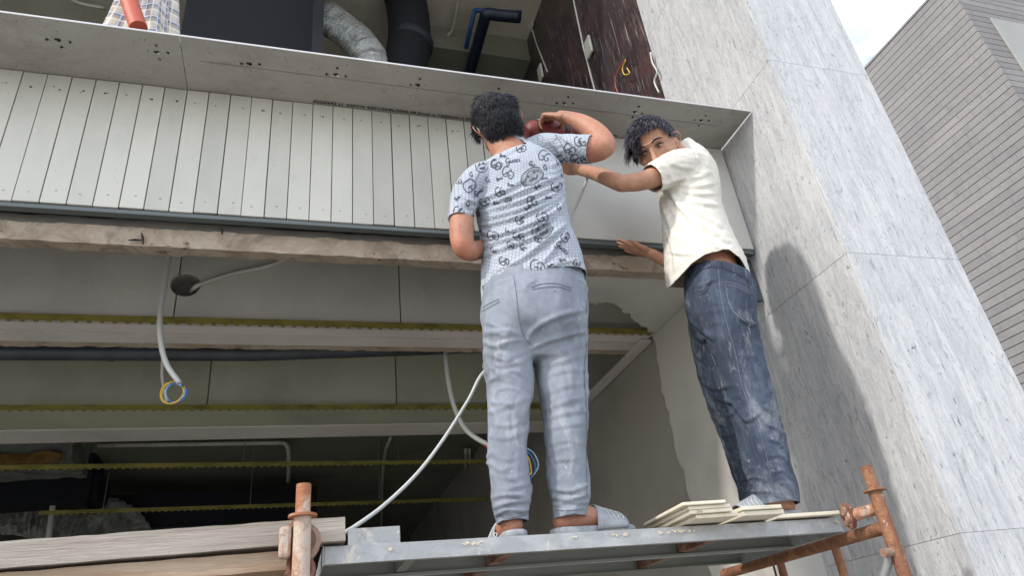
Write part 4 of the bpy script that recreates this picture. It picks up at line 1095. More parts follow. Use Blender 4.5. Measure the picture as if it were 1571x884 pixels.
def hair(name, mat, parent, C, M, s, strands, cap):
    mb = MB()
    L = lambda p: C + s * (M @ np.array(p, float))
    # close cap under the strands
    V, F = [], []; nu, nv = 40, 26; idx = {}
    for i in range(nu):
        for j in range(nv):
            a = 2 * math.pi * i / nu; b = math.pi * (j + .5) / nv - math.pi / 2
            n_ = np.array([math.cos(b) * math.cos(a), math.cos(b) * math.sin(a), math.sin(b)])
            k = cap(n_)
            p = np.array([.079, .101, .121]) * n_ * k[1] + (0, -.005, 0)
            p = p * (1 + .03 * noise.noise(Vector(p) * 45))
            idx[i, j] = len(V); V.append(L(p)); V_ok = k[0]; F.append(V_ok)
    ok = F; fs = []
    for i in range(nu):
        for j in range(nv - 1):
            q = (idx[i, j], idx[(i + 1) % nu, j], idx[(i + 1) % nu, j + 1], idx[i, j + 1])
            if all(ok[k] for k in q): fs.append(q)
    top = [idx[i, nv - 1] for i in range(nu)]
    fs.append(tuple(top))
    mb.add(V, fs)
    by = {}
    for P, r0 in strands: by.setdefault(len(P), []).append((P, r0))
    for K, grp in by.items():
        P = np.array([g[0] for g in grp]); r0 = np.array([g[1] for g in grp]) * s
        P = C + s * (P @ M.T)
        t = np.gradient(P, axis=1); t /= np.linalg.norm(t, axis=2, keepdims=True) + 1e-9
        ref = (P - C); sd = np.cross(t, ref); sd /= np.linalg.norm(sd, axis=2, keepdims=True) + 1e-9; up = np.cross(sd, t)
        rr = r0[:, None] * (1 - .85 * (np.arange(K) / (K - 1)) ** 1.6)
        an = np.array([0, 2.094, 4.189])
        Vs = P[:, :, None, :] + rr[:, :, None, None] * (sd[:, :, None, :] * np.cos(an)[None, None, :, None] + up[:, :, None, :] * np.sin(an)[None, None, :, None])
        base = np.array([(k * 3 + i, k * 3 + (i + 1) % 3, (k + 1) * 3 + (i + 1) % 3, (k + 1) * 3 + i) for k in range(K - 1) for i in range(3)])
        fsx = (base[None] + (np.arange(len(grp)) * K * 3)[:, None, None]).reshape(-1, 4)
        mb.add(Vs.reshape(-1, 3).tolist(), fsx.tolist())
    o = mb.build(name, MT[mat], parent, smooth=True); return o
def scalp(n_): return np.array([.079, .101, .121]) * n_ + np.array([0, -.005, 0])
def grow(n_, length, dirs, steps=6, shell=1.05, sag=0.0, jit=.15):
    p = scalp(n_); P = [p * .97]; d = unit(dirs(n_) + rng.normal(0, jit, 3))
    for i in range(steps):
        d = unit(d + np.array([0, 0, -sag]) + rng.normal(0, jit * .35, 3)); p = p + d * length / steps
        q = (p - np.array([0, -.005, 0])) / np.array([.079, .101, .121]); r_ = np.linalg.norm(q); lim = shell
        if r_ < lim: p = np.array([0, -.005, 0]) + (p - np.array([0, -.005, 0])) * lim / r_
        P.append(p)
    return P
def zz(pts, ox, oy, s): return [(ox + x / s, oy + y / s) for x, y in pts]

# ------------------------------------------------------------------ left worker, seen from behind
A = thing('person', 'worker seen from behind in printed T-shirt and light grey trousers, holding a red tool', 'person', (.70, 2.05, 1.932))
CA = at(766, 197, Y=2.06); MA = frame((.30, .95, -.06), (-.30, .10, 1.0)); SA = 1.10
mb = MB()
head(mb, CA, MA, SA)
limb(mb, [(790, 262, 2.05, 40, .8), (786, 240, 2.05, 32, .9), (777, 226, 2.055, 27, 1.0), (770, 210, 2.065, 25, 1.0)])
limb(mb, [(822, 440, 2.0, 70, .62), (814, 400, 2.0, 65, .62), (803, 340, 2.01, 60, .66), (795, 295, 2.03, 62, .6), (790, 262, 2.04, 52, .55)])
limb(mb, [(800, 247, 2.05, 18), (840, 230, 2.04, 19), (880, 229, 1.985, 20), (908, 229.5, 1.945, 20.5), (928, 228, 1.92, 16.5)])
limb(mb, [(926, 231, 1.92, 14), (928, 221, 1.925, 17), (914, 204, 1.945, 17), (894, 190, 1.975, 14.5), (874, 181, 2.01, 10.5), (858, 178, 2.04, 9)])
Wr = at(862, 179, Y=2.03)
hand(mb, Wr, at(826, 176, Y=2.13) - Wr, (.10, .35, -.9), -1, ((.75, .75, .4), (.8, .8, .5), (.85, .8, .5), (.9, .8, .5)), 1.0, .17, (.75, .5, .45), .7)
limb(mb, [(755, 275, 2.04, 19), (728, 290, 2.02, 19), (712, 320, 2.0, 18.5), (708, 350, 1.99, 19), (710, 376, 1.985, 17.5), (716, 389, 2.0, 13)])
limb(mb, [(713, 384, 1.985, 15), (724, 385, 2.02, 16), (748, 380, 2.10, 13), (778, 370, 2.21, 9.5)])
Wl = at(778, 370, Y=2.20)
hand(mb, Wl, (.25, .9, .35), (.1, .3, .9), 1, ((.1, .15, .1), (.1, .15, .1), (.1, .15, .1), (.1, .15, .1)), 1.0)
HLA = at(791, 819, Y=2.0); HLA[2] = 1.952; HRA = at(853, 812, Y=2.03); HRA[2] = 1.952
dLA, dRA = np.array([.12, 1, 0]), np.array([1.0, .14, 0])
kL = foot(mb, HLA, dLA); kR = foot(mb, HRA, dRA)
rod(mb, [kL + (0, .01, -.03), at(787, 780, Y=2.04), at(782, 730, Y=2.02)], [.036, .036, .045], 18)
rod(mb, [kR + (0, 0, -.03), at(874, 775, Y=2.03), at(872, 720, Y=2.02)], [.036, .036, .045], 18)
rod(mb, [at(782, 730, Y=2.02), at(780, 640, Y=2.0), at(785, 520, Y=2.0), at(815, 440, Y=2.0)], [.045, .05, .07, .09], 18)
rod(mb, [at(872, 720, Y=2.02), at(868, 640, Y=2.0), at(858, 520, Y=2.0), at(825, 440, Y=2.0)], [.045, .05, .07, .09], 18)
me, V, E = remesh(mb, .0042, 4)
bm = bmesh.new(); bm.from_mesh(me); bm.free()
for v in me.vertices: v.co -= Vector(WLOC[A])
me.polygons.foreach_set('use_smooth', [True] * len(me.polygons)); link('body', me, MT['skin'], A)

# trousers
mb = MB()
limb(mb, [(822, 412, 2.0, 70, .66), (821, 440, 2.0, 79, .68), (820, 470, 1.99, 82, .72), (819, 500, 1.985, 81, .74), (818, 520, 1.99, 70, .7)], n_=36)
limb(mb, [(784, 470, 1.99, 40), (779, 515, 1.99, 40), (778, 545, 2.0, 38.5), (783, 597, 2.0, 35), (780.5, 641, 2.0, 32.5), (778, 684, 2.0, 31), (782.5, 733, 2.01, 31), (784, 771, 2.02, 30.5), (786, 792, 2.03, 26), (786, 815, 2.03, 23)])
limb(mb, [(856, 470, 1.99, 42), (860, 515, 1.99, 43), (861, 545, 2.0, 42), (864, 597, 2.0, 37.5), (868, 641, 2.0, 35), (868, 668, 2.0, 34), (871, 706, 2.01, 30.5), (874.5, 755, 2.02, 31), (874.5, 780, 2.02, 26.5), (874.5, 806, 2.02, 25)])
zt = lambda *p: zz(p, 640, 380, 1.841)
tf = [(zt((310, 270), (335, 228), (400, 195), (470, 178)), 3.2, .008), (zt((325, 285), (375, 262), (440, 245), (480, 238)), 3.2, .007), (zt((300, 255), (260, 235), (215, 238), (180, 232)), 3, .006),
      (zt((308, 262), (270, 262), (225, 275), (195, 268)), 2.6, .005), (zt((200, 300), (250, 312), (318, 290)), 2.8, .005), (zt((205, 335), (265, 330), (325, 305)), 2.6, .005), (zt((205, 365), (260, 375), (315, 400)), 2.8, .004),
      (zt((330, 300), (395, 300), (470, 270)), 2.8, .005), (zt((335, 330), (400, 325), (478, 300)), 2.6, .005), (zt((345, 372), (410, 350), (475, 345)), 2.4, .004), (zt((350, 420), (410, 395), (470, 385)), 2.6, .004),
      (zt((200, 470), (250, 450), (320, 425)), 2.4, .005), (zt((200, 498), (255, 505), (312, 488)), 2.2, .005), (zt((200, 535), (255, 540), (308, 520)), 2.2, .004), (zt((200, 585), (255, 600), (308, 585)), 1.8, .003), (zt((205, 640), (260, 655), (312, 640)), 1.8, .003),
      (zt((352, 462), (410, 440), (475, 425)), 2.4, .005), (zt((352, 490), (415, 470), (482, 460)), 2.4, .006), (zt((358, 515), (420, 505), (484, 495)), 2, .004), (zt((365, 560), (425, 548), (482, 560)), 1.9, .003), (zt((370, 605), (430, 598), (480, 590)), 1.9, .003),
      (zt((205, 712), (250, 700), (315, 705)), 2.6, .006), (zt((212, 738), (262, 722), (322, 715)), 2.6, .008), (zt((216, 762), (250, 742), (300, 745), (318, 738)), 2.4, .007), (zt((225, 690), (275, 680), (318, 668)), 2.2, .004),
      (zt((376, 682), (430, 690), (484, 672)), 2.6, .006), (zt((378, 705), (425, 712), (485, 698)), 2.6, .008), (zt((384, 728), (430, 720), (484, 722)), 2.4, .007), (zt((388, 748), (432, 742), (478, 740)), 2.0, .004),
      (zt((240, 250), (225, 330), (235, 400)), 3.0, .003), (zt((400, 260), (430, 340), (440, 420)), 3.2, .003), (zt((455, 210), (470, 290), (468, 360)), 3.0, .004), (zt((290, 420), (275, 480), (285, 560)), 2.6, .003), (zt((420, 500), (440, 580), (430, 660)), 2.6, .003)]
tf = [(l, s_ * 1.2, h * .55) if 4 <= i <= 20 else (l, s_, h) for i, (l, s_, h) in enumerate(tf)]
wv = at(820, 424, Y=2.0)
TRA, bvh = garment('trousers', mb, MT['trousers'], A, .0058, 6, tf,
    [(at(787, 802, Y=2.03), (0, 0, -1), .12), (at(874.5, 795, Y=2.02), (0, 0, -1), .12), (tuple(wv + (0, 0, .035)), (.12, 0, 1), None)], (14, .0075, (1, 1, .6)), gain=1.35)
strokes('pocket_seam', [zt((322, 112), (350, 103), (390, 101), (436, 114)), zt((324, 118), (360, 112), (400, 111), (436, 122)), zt((176, 176), (200, 160), (232, 145)), zt((180, 182), (205, 168), (234, 152))], bvh, 'seam', TRA, .7)
strokes('back_seam', [zt((272, 78), (280, 130), (286, 190), (300, 245), (320, 275))], bvh, 'seam', TRA, .45)
strokes('side_seam', [zt((478, 150), (482, 250), (472, 350), (478, 450), (478, 560), (480, 700))], bvh, 'seam', TRA, .4)
strokes('hem_seam', [zt((220, 758), (260, 765), (312, 755)), zt((385, 742), (430, 744), (478, 738))], bvh, 'seam', TRA, .45)
strokes('pocket_button', [(1.6, zt((388, 122), (390, 124)))], bvh, 'seam', TRA, 1.5)

# shirt
mb = MB()
limb(mb, [(822, 478, 2.0, 82, .66), (820, 445, 2.0, 83, .66), (815, 400, 2.0, 77.5, .66), (807, 362, 2.0, 71, .7), (801, 330, 2.01, 70, .72), (796, 300, 2.02, 72, .68), (790, 274, 2.03, 74, .6), (786, 255, 2.04, 64, .56), (782, 240, 2.05, 44, .62), (777, 226, 2.055, 29.5, .9), (772, 208, 2.06, 27, .95)], n_=40)
limb(mb, [(795, 252, 2.05, 22), (825, 230, 2.045, 23), (862, 228, 2.01, 22.5), (896, 229, 1.955, 22.5), (922, 230, 1.92, 23)])
limb(mb, [(765, 268, 2.045, 22), (738, 276, 2.03, 26), (717, 296, 2.01, 23), (709, 325, 1.995, 20.5), (706, 352, 1.99, 20.5)])
za = lambda *p: zz(p, 680, 250, 4.208)
sf = [(za((170, 262), (320, 210), (430, 165), (520, 105)), 3.0, .006), (za((180, 292), (300, 262), (500, 190), (700, 105), (765, 75)), 2.6, .006), (za((195, 322), (330, 298), (520, 240), (690, 165), (780, 118)), 2.5, .0055),
      (za((210, 352), (400, 332), (560, 275), (690, 215), (785, 160)), 2.5, .006), (za((235, 402), (350, 385), (520, 332), (650, 270), (790, 190)), 2.6, .006), (za((248, 448), (330, 468), (450, 440), (600, 380), (740, 300), (790, 230)), 2.6, .0065),
      (za((255, 545), (330, 512), (480, 470), (600, 420), (720, 340), (795, 290)), 2.8, .006), (za((262, 600), (340, 570), (480, 520), (600, 470), (680, 420)), 2.6, .005), (za((440, 662), (540, 600), (640, 520), (740, 440), (790, 400)), 2.8, .007),
      (za((640, 645), (700, 580), (760, 500), (800, 440)), 2.6, .006), (za((330, 700), (420, 665), (520, 640)), 2.6, .003), (za((120, 245), (150, 275), (190, 300)), 2.0, .006), (za((140, 215), (170, 245), (205, 265)), 2.0, .005), (za((150, 300), (180, 330), (215, 345)), 1.8, .005),
      (za((90, 200), (120, 240), (150, 290)), 2.0, .004), (za((700, 20), (750, 0), (800, -30)), 2.6, .005), (za((720, 60), (780, 20), (810, -10)), 2.4, .005), (za((240, 500), (300, 492), (360, 480)), 1.8, .004), (za((225, 375), (300, 365), (380, 350)), 1.7, .004), (za((205, 338), (280, 328), (360, 316)), 1.6, .003),
      (za((600, 340), (680, 290), (760, 220)), 1.8, .004), (za((700, 660), (800, 640), (880, 640)), 2.2, .004), ([(860, 210), (880, 224), (885, 245)], 2.4, .005), ([(840, 214), (858, 232), (868, 252)], 2.2, .004), ([(745, 250), (770, 240), (800, 224)], 2.0, .003)]
hx_ = [at(x, y, Y=1.90) for x, y in ((720, 466), (741, 452), (770, 437), (800, 427), (850, 418), (893, 414), (925, 413))]
hX, hZ = [p[0] for p in hx_], [p[2] for p in hx_]
def pat(W):
    cx = .80 + (W[:, 2] - 3.0) * -.02; th = np.arctan2(W[:, 0] - cx, -(W[:, 1] - 2.06)); u = th * .17; v = W[:, 2].copy()
    sl = (np.abs(W[:, 0] - cx) > .19); u = np.where(sl, W[:, 0] - cx, u)
    a = .38; c_, s_ = math.cos(a), math.sin(a)
    return np.stack([(u * c_ + v * s_) / .0138, (-u * s_ + v * c_) / .0138, np.zeros(len(W))], 1)
ncA = at(776, 226, Y=2.05)
shA, bvh = garment('shirt', mb, MT['print_shirt'], A, .0052, 5, sf,
    [((0, 1.90, 0), (0, -.16, -1), None, lambda x: float(np.interp(x, hX, hZ))), (tuple(at(776, 229, Y=1.96) + (0, .12, -.036)), (-.30, .30, 1), .165), (tuple(at(907, 229, Y=1.945)), unit(at(922, 230, Y=1.92) - at(890, 229, Y=1.965)), .10), (tuple(at(708, 338, Y=1.99)), (-.22, 0, -1), .062)],
    (22, .003, (1, 1, 1)), pattern=pat)
# prints on the cloth: interlocked letters, script words and plain smiling ovals
def arc(cx, cy, rx, ry, a0, a1, rot=0, n_=16):
    t = np.radians(np.linspace(a0, a1, n_)); x, y = rx * np.cos(t), ry * np.sin(t); c_, s_ = math.cos(rot), math.sin(rot)
    return [(cx + c_ * a - s_ * b, cy + s_ * a + c_ * b) for a, b in zip(x, y)]
def gee(cx, cy, r_, rot=0, flip=1):
    c_, s_ = math.cos(rot), math.sin(rot); f = lambda a, b: (cx + c_ * a * flip * r_ - s_ * b * r_, cy + s_ * a * flip * r_ + c_ * b * r_)
    t = np.radians(np.linspace(-62, -300, 18)); return [[f(.72 * math.cos(q), math.sin(q)) for q in t], [f(-.1, .2), f(.55, .15)], [f(.42, .15), f(.38, .85)]]
CENT = [(739, 254), (816.6, 270), (832, 352), (790, 250), (860, 382)]
def pair(cx, cy, r_, rot):
    r_ *= 1.22; CENT.append((cx, cy))
    return gee(cx - r_ * .45 * math.cos(rot), cy - r_ * .45 * math.sin(rot), r_, rot + random.uniform(-.5, .5)) + gee(cx + r_ * .5 * math.cos(rot), cy + r_ * .3 + r_ * .5 * math.sin(rot), r_ * random.uniform(.7, 1), rot + random.uniform(-.6, .9), random.choice((-1, 1))) + [[(cx - r_ * 1.2, cy + r_ * random.uniform(.2, .9)), (cx - r_ * .4, cy + r_ * .2), (cx + r_ * .6, cy - r_ * random.uniform(.1, .7))]] * random.choice((0, 1))
def word(cx, cy, h_, rot):
    """the script word on the shirt, drawn as pen strokes"""
    c_, s_ = math.cos(rot), math.sin(rot); f = lambda a, b: (cx + c_ * a * h_ - s_ * b * h_, cy + s_ * a * h_ + c_ * b * h_); o = []
    P = lambda *q: o.append([f(a, b) for a, b in q])
    P((.9, -1.0), (.4, -1.2), (.05, -.6), (.25, -.05), (.8, -.25), (.75, -.5)); P((.78, -.5), (.85, .2), (.4, .6), (.1, .4))
    P((1.15, -.6), (1.15, -.1), (1.45, -.05), (1.65, -.3), (1.68, -.6)); P((1.68, -.6), (1.72, -.05), (1.9, -.05))
    P((2.5, -.5), (2.2, -.6), (2.05, -.25), (2.25, .0), (2.55, -.15)); P((3.1, -.5), (2.85, -.6), (2.65, -.25), (2.85, .0), (3.15, -.15))
    P((3.4, -.6), (3.42, -.05), (3.6, -.1)); P((3.38, -.95), (3.42, -.88))
    return o
def smile(cx, cy, rx, ry, rot):
    f = lambda a, b: (cx + math.cos(rot) * a * rx - math.sin(rot) * b * ry, cy + math.sin(rot) * a * rx + math.cos(rot) * b * ry)
    return [(.55, arc(cx, cy, rx, ry, 20, 330, rot, 28)), (1.5, [f(-.32, -.40), f(-.28, -.12)]), (1.5, [f(.25, -.45), f(.3, -.15)]), (1.1, [f(-.4, .22), f(-.22, .42), f(-.05, .30)]), (1.1, [f(-.05, .30), f(.2, .48), f(.42, .16)]), (.5, [f(-.7, .1), f(0, -.75), f(.7, -.1)])]
L1 = []
for cx, cy, r_, rot in ((770, 197.5, 0, 0),): pass
mk = lambda fn, zx, zy, *a: fn(680 + zx / 4.208, 250 + zy / 4.208, *a)
L1 += mk(pair, 420, 60, 6.5, .4) + mk(pair, 735, 150, 6.0, -.5) + mk(pair, 575, 240, 6.0, -.3) + mk(pair, 640, 345, 6.0, -.5) + mk(pair, 610, 660, 8.0, -.2) + mk(pair, 395, 630, 5.5, -.2) + mk(pair, 370, 180, 6.0, -.5) + mk(pair, 170, 140, 7.5, -.9)
L1 += mk(pair, 790, 475, 5.5, -.9) + mk(pair, 500, 365, 5.5, -.4) + mk(pair, 320, 465, 6, -.2) + mk(pair, 270, 245, 5.5, -.6) + mk(pair, 490, 470, 6, -.3) + mk(pair, 105, 310, 6.5, -.2) + mk(pair, 345, 5, 5.5, .3)
L1 += pair(836, 238, 6.5, .15) + pair(862, 247, 6, .6) + pair(874, 228, 6, .3) + pair(890, 216, 6, -.2) + pair(884, 244, 5.5, .4) + pair(898, 243, 5, -1) + pair(800, 226, 5.5, -.2) + pair(760, 252, 5, .2)
placed = []
for i in range(900):      # smaller letters scattered between
    x, y = random.uniform(700, 890), random.uniform(235, 445)
    if all((x - a) ** 2 + (y - b) ** 2 > 17 ** 2 for a, b in placed) and all((x - a) ** 2 + (y - b) ** 2 > 15 ** 2 for a, b in CENT): placed.append((x, y))
for x, y in placed:
    L1 += random.choice((pair(x, y, random.uniform(2.6, 4.0), random.uniform(-.9, .6)), gee(x, y, random.uniform(3, 4.6), random.uniform(-.9, .6)), word(x - 4, y, 2.6, random.uniform(-.6, .5)), []))
L1 += word(776, 250, 6.2, -.12) + mk(word, 725, 525, 6.6, .75) + mk(word, 210, 205, 3.6, -.5)
tag(strokes('letter_print', L1, bvh, 'print_ink', shA, .75), kind='stuff')
for q in (smile(739, 254, 9.5, 10, -.2), mk(smile, 575, 85, 19, 12, -.55), mk(smile, 640, 430, 17, 13, -.55)):
    tag(strokes('smile_print', q, bvh, 'print_ink', shA, 1.0, .0022), kind='stuff')
for (cx, cy, rx, ry, rot) in ((680 + 575 / 4.208, 250 + 85 / 4.208, 18, 11, -.55), (680 + 640 / 4.208, 250 + 430 / 4.208, 16, 12, -.55)):
    prev = None; mb = MB()
    for k in np.linspace(0, 1, 7):
        ring = [hit(bvh, *p, .0012) for p in arc(cx, cy, rx * k + .01, ry * k + .01, 0, 360, rot, 24)]
        if prev and all(p is not None for p in ring + prev):
            for i in range(23): mb.add([prev[i], prev[i + 1], ring[i + 1], ring[i]], [(0, 1, 2, 3)])
        prev = ring
    if mb.f: mb.build('smile_ground', MT['print_grey'], shA)
strokes('sleeve_seam', [[(852, 206), (862, 222), (872, 248)], [(736, 262), (728, 285), (728, 315)]], bvh, 'seam', shA, .5)
# hair, cropped at the sides and tousled on top
st = []
for i in range(11000):
    n_ = unit(rng.normal(0, 1, 3))
    if n_[2] < -.80 or (n_[1] > .45 and n_[2] < .55) or (n_[1] > -.25 and n_[2] < .12): continue
    topf = np.clip((n_[2] - .15) / .35, 0, 1)
    if topf < .1 and rng.random() < .3: continue
    ln = .022 + .030 * topf * rng.uniform(.6, 1.25)
    sw = lambda q: q * (.04 + .26 * topf) + np.array([.45 * math.sin(q[1] * 4 + q[0] * 5 + 1) + .35, .8 + .3 * math.sin(q[0] * 7), .12]) * topf + np.array([0, .1, -1.0]) * (1 - topf)
    st.append((grow(n_, ln, sw, 5, 1.035 + .14 * float(np.clip((n_[2] - .05) / .5, 0, 1)) + rng.uniform(0, .03), .05, .10), .0019 if topf > .3 else .0014))
def capA(n_):
    ok = not (n_[2] < -.84 or (n_[1] > .40 and n_[2] < .5) or (n_[1] > -.22 and n_[2] < .08))
    return ok, 1.015 + .13 * float(np.clip((n_[2] - .05) / .5, 0, 1))
hair('hair', 'hair', A, CA, MA, SA, st, capA)
# mask loops behind the ears
mb = MB()
LA = lambda p: CA + SA * (MA @ np.array(p, float))
for sx in (-1, 1):
    mb = MB(); mb.tube(spline([LA((sx * .075, .03, .012)), LA((sx * .079, -.006, .030)), LA((sx * .083, -.030, .012)), LA((sx * .080, -.030, -.014)), LA((sx * .068, .0, -.045)), LA((sx * .060, .04, -.06))], 5), .0016, 6)
    mb.build('ear_loop', MT['pvc_white'], A, smooth=True)
sandal(A, HLA, dLA, 1.0, 1); sandal(A, HRA, dRA, 1.0, -1)

# ------------------------------------------------------------------ right worker, turned to the left and looking back over his shoulder
B = thing('person', 'worker in cream T-shirt and dusty blue jeans holding the sheet and looking back', 'person', (1.55, 2.06, 1.945))
CB = at(1008, 230, Y=2.03); MBm = frame(-FWD * .84 - RGT * .36 - UPV * .24, UPV * .9 - RGT * .44); SB = 1.12
mb = MB()
head(mb, CB, MBm, SB)
limb(mb, [(1046, 262, 2.07, 30, 1.0), (1038, 245, 2.06, 24, 1.0), (1026, 232, 2.05, 22, 1.0), (1018, 222, 2.04, 22, 1.0)])
limb(mb, [(1100, 440, 2.04, 42, 1.1), (1090, 412, 2.05, 40, 1.1), (1072, 370, 2.07, 42, 1.15), (1062, 325, 2.08, 38, 1.2), (1057, 290, 2.08, 38, 1.2), (1050, 262, 2.08, 30, 1.2)])
limb(mb, [(1050, 255, 2.03, 18), (1028, 262, 1.985, 19), (1003, 272, 1.975, 16), (978, 279, 1.995, 14.5), (958, 281, 2.02, 13)])
limb(mb, [(962, 282, 2.02, 12), (952, 281, 2.025, 13.5), (930, 272, 2.07, 12.5), (908, 265, 2.14, 10), (884, 259, 2.22, 8)])
Wb = at(886, 259.5, Y=2.215)
hand(mb, Wb, at(850, 250, Y=2.31) - Wb, (-.3, .6, .7), -1, ((.15, .2, .15),) * 4, .96)
limb(mb, [(1050, 300, 2.17, 16), (1048, 350, 2.20, 14), (1046, 395, 2.22, 12), (1038, 405, 2.225, 11)])
limb(mb, [(1042, 405, 2.22, 11.5), (1024, 401, 2.25, 10.5), (1006, 393, 2.29, 8.5), (996, 388, 2.315, 7.5)])
W2 = at(1000, 389, Y=2.305)
hand(mb, W2, at(958, 379, Y=2.37) - W2, (.0, .15, 1.0), -1, ((.05, .08, .05), (.04, .06, .05), (.04, .06, .05), (.05, .08, .05)), .96, .10, (.5, .8, -.1), .2)
HLB = at(1219, 786, Y=2.035); HLB[2] = 1.960; dLB = np.array([-1.0, .06, 0])
HRB = HLB + np.array([.07, .17, 0]); 
kL = foot(mb, HLB, dLB, .96); kR = foot(mb, HRB, dLB, .96)
rod(mb, [kL + (0, 0, -.03), at(1196, 745, Y=2.03), at(1180, 700, Y=2.02)], [.036, .038, .045], 18)
rod(mb, [kR + (0, 0, -.03), HRB + dLB * .05 + (0, 0, .2)], [.036, .042], 18)
rod(mb, [at(1180, 700, Y=2.02), at(1150, 600, Y=2.0), at(1118, 480, Y=2.0), at(1100, 430, Y=2.04)], [.045, .055, .075, .09], 18)
rod(mb, [HRB + dLB * .05 + (0, 0, .2), at(1118, 600, Y=2.15), at(1092, 480, Y=2.12), at(1096, 430, Y=2.06)], [.042, .052, .07, .085], 18)
me, V, E = remesh(mb, .0040, 4)
# eye sockets
Lq = ((V - CB) @ MBm) / SB
for sx in (-1, 1):
    g = np.exp(-(((Lq[:, 0] - sx * .033) / .016) ** 2 + ((Lq[:, 2] - .010) / .011) ** 2)) * (Lq[:, 1] > .05)
    V = V - (g * .010 * SB)[:, None] * MBm[:, 1]
me.vertices.foreach_set('co', V.ravel()); me.update()
for v in me.vertices: v.co -= Vector(WLOC[B])
me.polygons.foreach_set('use_smooth', [True] * len(me.polygons)); bodyB = link('body', me, MT['skin2'], B)
LB = lambda p: CB + SB * (MBm @ np.array(p, float))
def blob(c, rx, ry, rz, M, n_=12):
    out = MB(); R = []
    for b in np.linspace(-1.5, 1.5, 7):
        R.append([c + M @ np.array([rx * math.cos(b) * math.cos(a), ry * math.cos(b) * math.sin(a), rz * math.sin(b)]) for a in np.linspace(0, 2 * math.pi, n_, endpoint=False)])
    return out.rings(R)
for sx in (-1, 1):
    blob(LB((sx * .033, .0785, .008)), .0140, .010, .0040, MBm).build('eye', MT['eye_white'], B, smooth=True)
    blob(LB((sx * .033 + .004, .0845, .008)), .0062, .0055, .0042, MBm).build('iris', MT['eye_dark'], B, smooth=True)
    m1 = MB(); m1.tube([LB((sx * .016, .086, .011)), LB((sx * .027, .0905, .0165)), LB((sx * .040, .0865, .0160)), LB((sx * .051, .077, .010))], [.0014, .0026, .0028, .0014], 6); m1.build('eyelid', MT['hair'], B, smooth=True)
    m1 = MB(); m1.tube([LB((sx * .014, .0985, .030)), LB((sx * .028, .0975, .036)), LB((sx * .044, .0885, .035)), LB((sx * .055, .078, .029))], [.0030, .0042, .0038, .0014], 6); m1.build('eyebrow', MT['hair'], B, smooth=True)
# jeans
mb = MB()
limb(mb, [(1094, 396, 2.05, 44, 1.05), (1100, 415, 2.045, 47, 1.08), (1103, 440, 2.04, 52, 1.1), (1106, 470, 2.04, 53, 1.1), (1108, 500, 2.04, 48, 1.1)], n_=32)
limb(mb, [(1110, 455, 2.0, 44), (1119, 497, 1.99, 42.5), (1132, 540, 1.99, 38), (1147, 597, 2.0, 36.5), (1164, 662, 2.01, 35.5), (1178, 717, 2.02, 35.5), (1187, 752, 2.03, 36), (1193, 790, 2.03, 35)])
limb(mb, [(1093, 455, 2.10, 40), (1095, 490, 2.12, 40), (1101, 535, 2.14, 38), (1114, 597, 2.15, 35.5), (1135, 662, 2.16, 31.5), (1152, 717, 2.17, 29.5), (1163, 752, 2.18, 30), (1169, 790, 2.18, 30)])
zj = lambda *p: zz(p, 960, 380, 1.841)
jf = [(zj((195, 250), (225, 270), (255, 330)), 2.6, .006), (zj((180, 205), (215, 235), (245, 260)), 2.4, .006), (zj((190, 290), (215, 320), (240, 330)), 2.2, .004), (zj((215, 380), (250, 400), (290, 395)), 2.2, .004),
      (zj((300, 425), (330, 480), (345, 490), (375, 470)), 2.4, .006), (zj((260, 430), (300, 440), (320, 470)), 2.4, .006), (zj((265, 500), (300, 470), (320, 450)), 2.2, .004), (zj((345, 500), (360, 560), (380, 610)), 2.2, .006), (zj((370, 520), (385, 580), (400, 640)), 2.0, .005), (zj((300, 520), (320, 580), (340, 640)), 2.4, .004),
      (zj((400, 540), (425, 550), (450, 570)), 1.8, .004), (zj((390, 500), (420, 510), (440, 525)), 1.8, .004), (zj((380, 450), (405, 460), (425, 480)), 1.8, .004), (zj((410, 590), (440, 590), (462, 610)), 1.7, .004), (zj((420, 640), (445, 630), (468, 650)), 1.7, .004), (zj((425, 680), (450, 665), (472, 690)), 1.7, .004),
      (zj((320, 660), (370, 650), (410, 670)), 1.9, .004), (zj((322, 685), (360, 690), (415, 690)), 1.9, .004), (zj((250, 100), (265, 180), (290, 260)), 2.6, .003), (zj((310, 190), (345, 215), (368, 218)), 2.2, .006), (zj((330, 230), (355, 290), (380, 330)), 2.6, .005), (zj((355, 300), (380, 360), (400, 420)), 2.4, .004), (zj((200, 110), (235, 100), (260, 90)), 1.8, .004), (zj((300, 280), (330, 350), (350, 420)), 2.4, .003)]
wb = at(1098, 412, Y=2.0)
JN, bvh = garment('jeans', mb, MT['jeans'], B, .0056, 5, jf,
    [(tuple(at(1190, 776, Y=2.03)), (-.02, 0.04, -1), None), (tuple(at(1069, 408, Y=2.0)), unit((.35, -.12, 1)), None)], (24, .0045, (1, 1, .55)))
strokes('side_seam', [zj((262, 62), (268, 130), (285, 210), (310, 300), (330, 395), (365, 480), (395, 580), (420, 700))], bvh, 'jean_seam', JN, .55)
strokes('back_pocket', [zj((282, 98), (290, 150), (306, 182), (345, 212), (366, 214)), zj((283, 96), (320, 106), (362, 128)), zj((286, 104), (322, 114), (362, 136))], bvh, 'jean_seam', JN, .6)
strokes('front_pocket', [zj((245, 92), (222, 128), (195, 130), (188, 108)), zj((240, 90), (218, 122), (199, 124))], bvh, 'jean_dark', JN, .6)
strokes('waistband', [zj((182, 110), (205, 68), (262, 55), (325, 80), (350, 100))], bvh, 'jean_dark', JN, .7)
strokes('belt_loop', [(2.0, zj((268, 32), (274, 62)))], bvh, 'jean_dark', JN, 2.0)
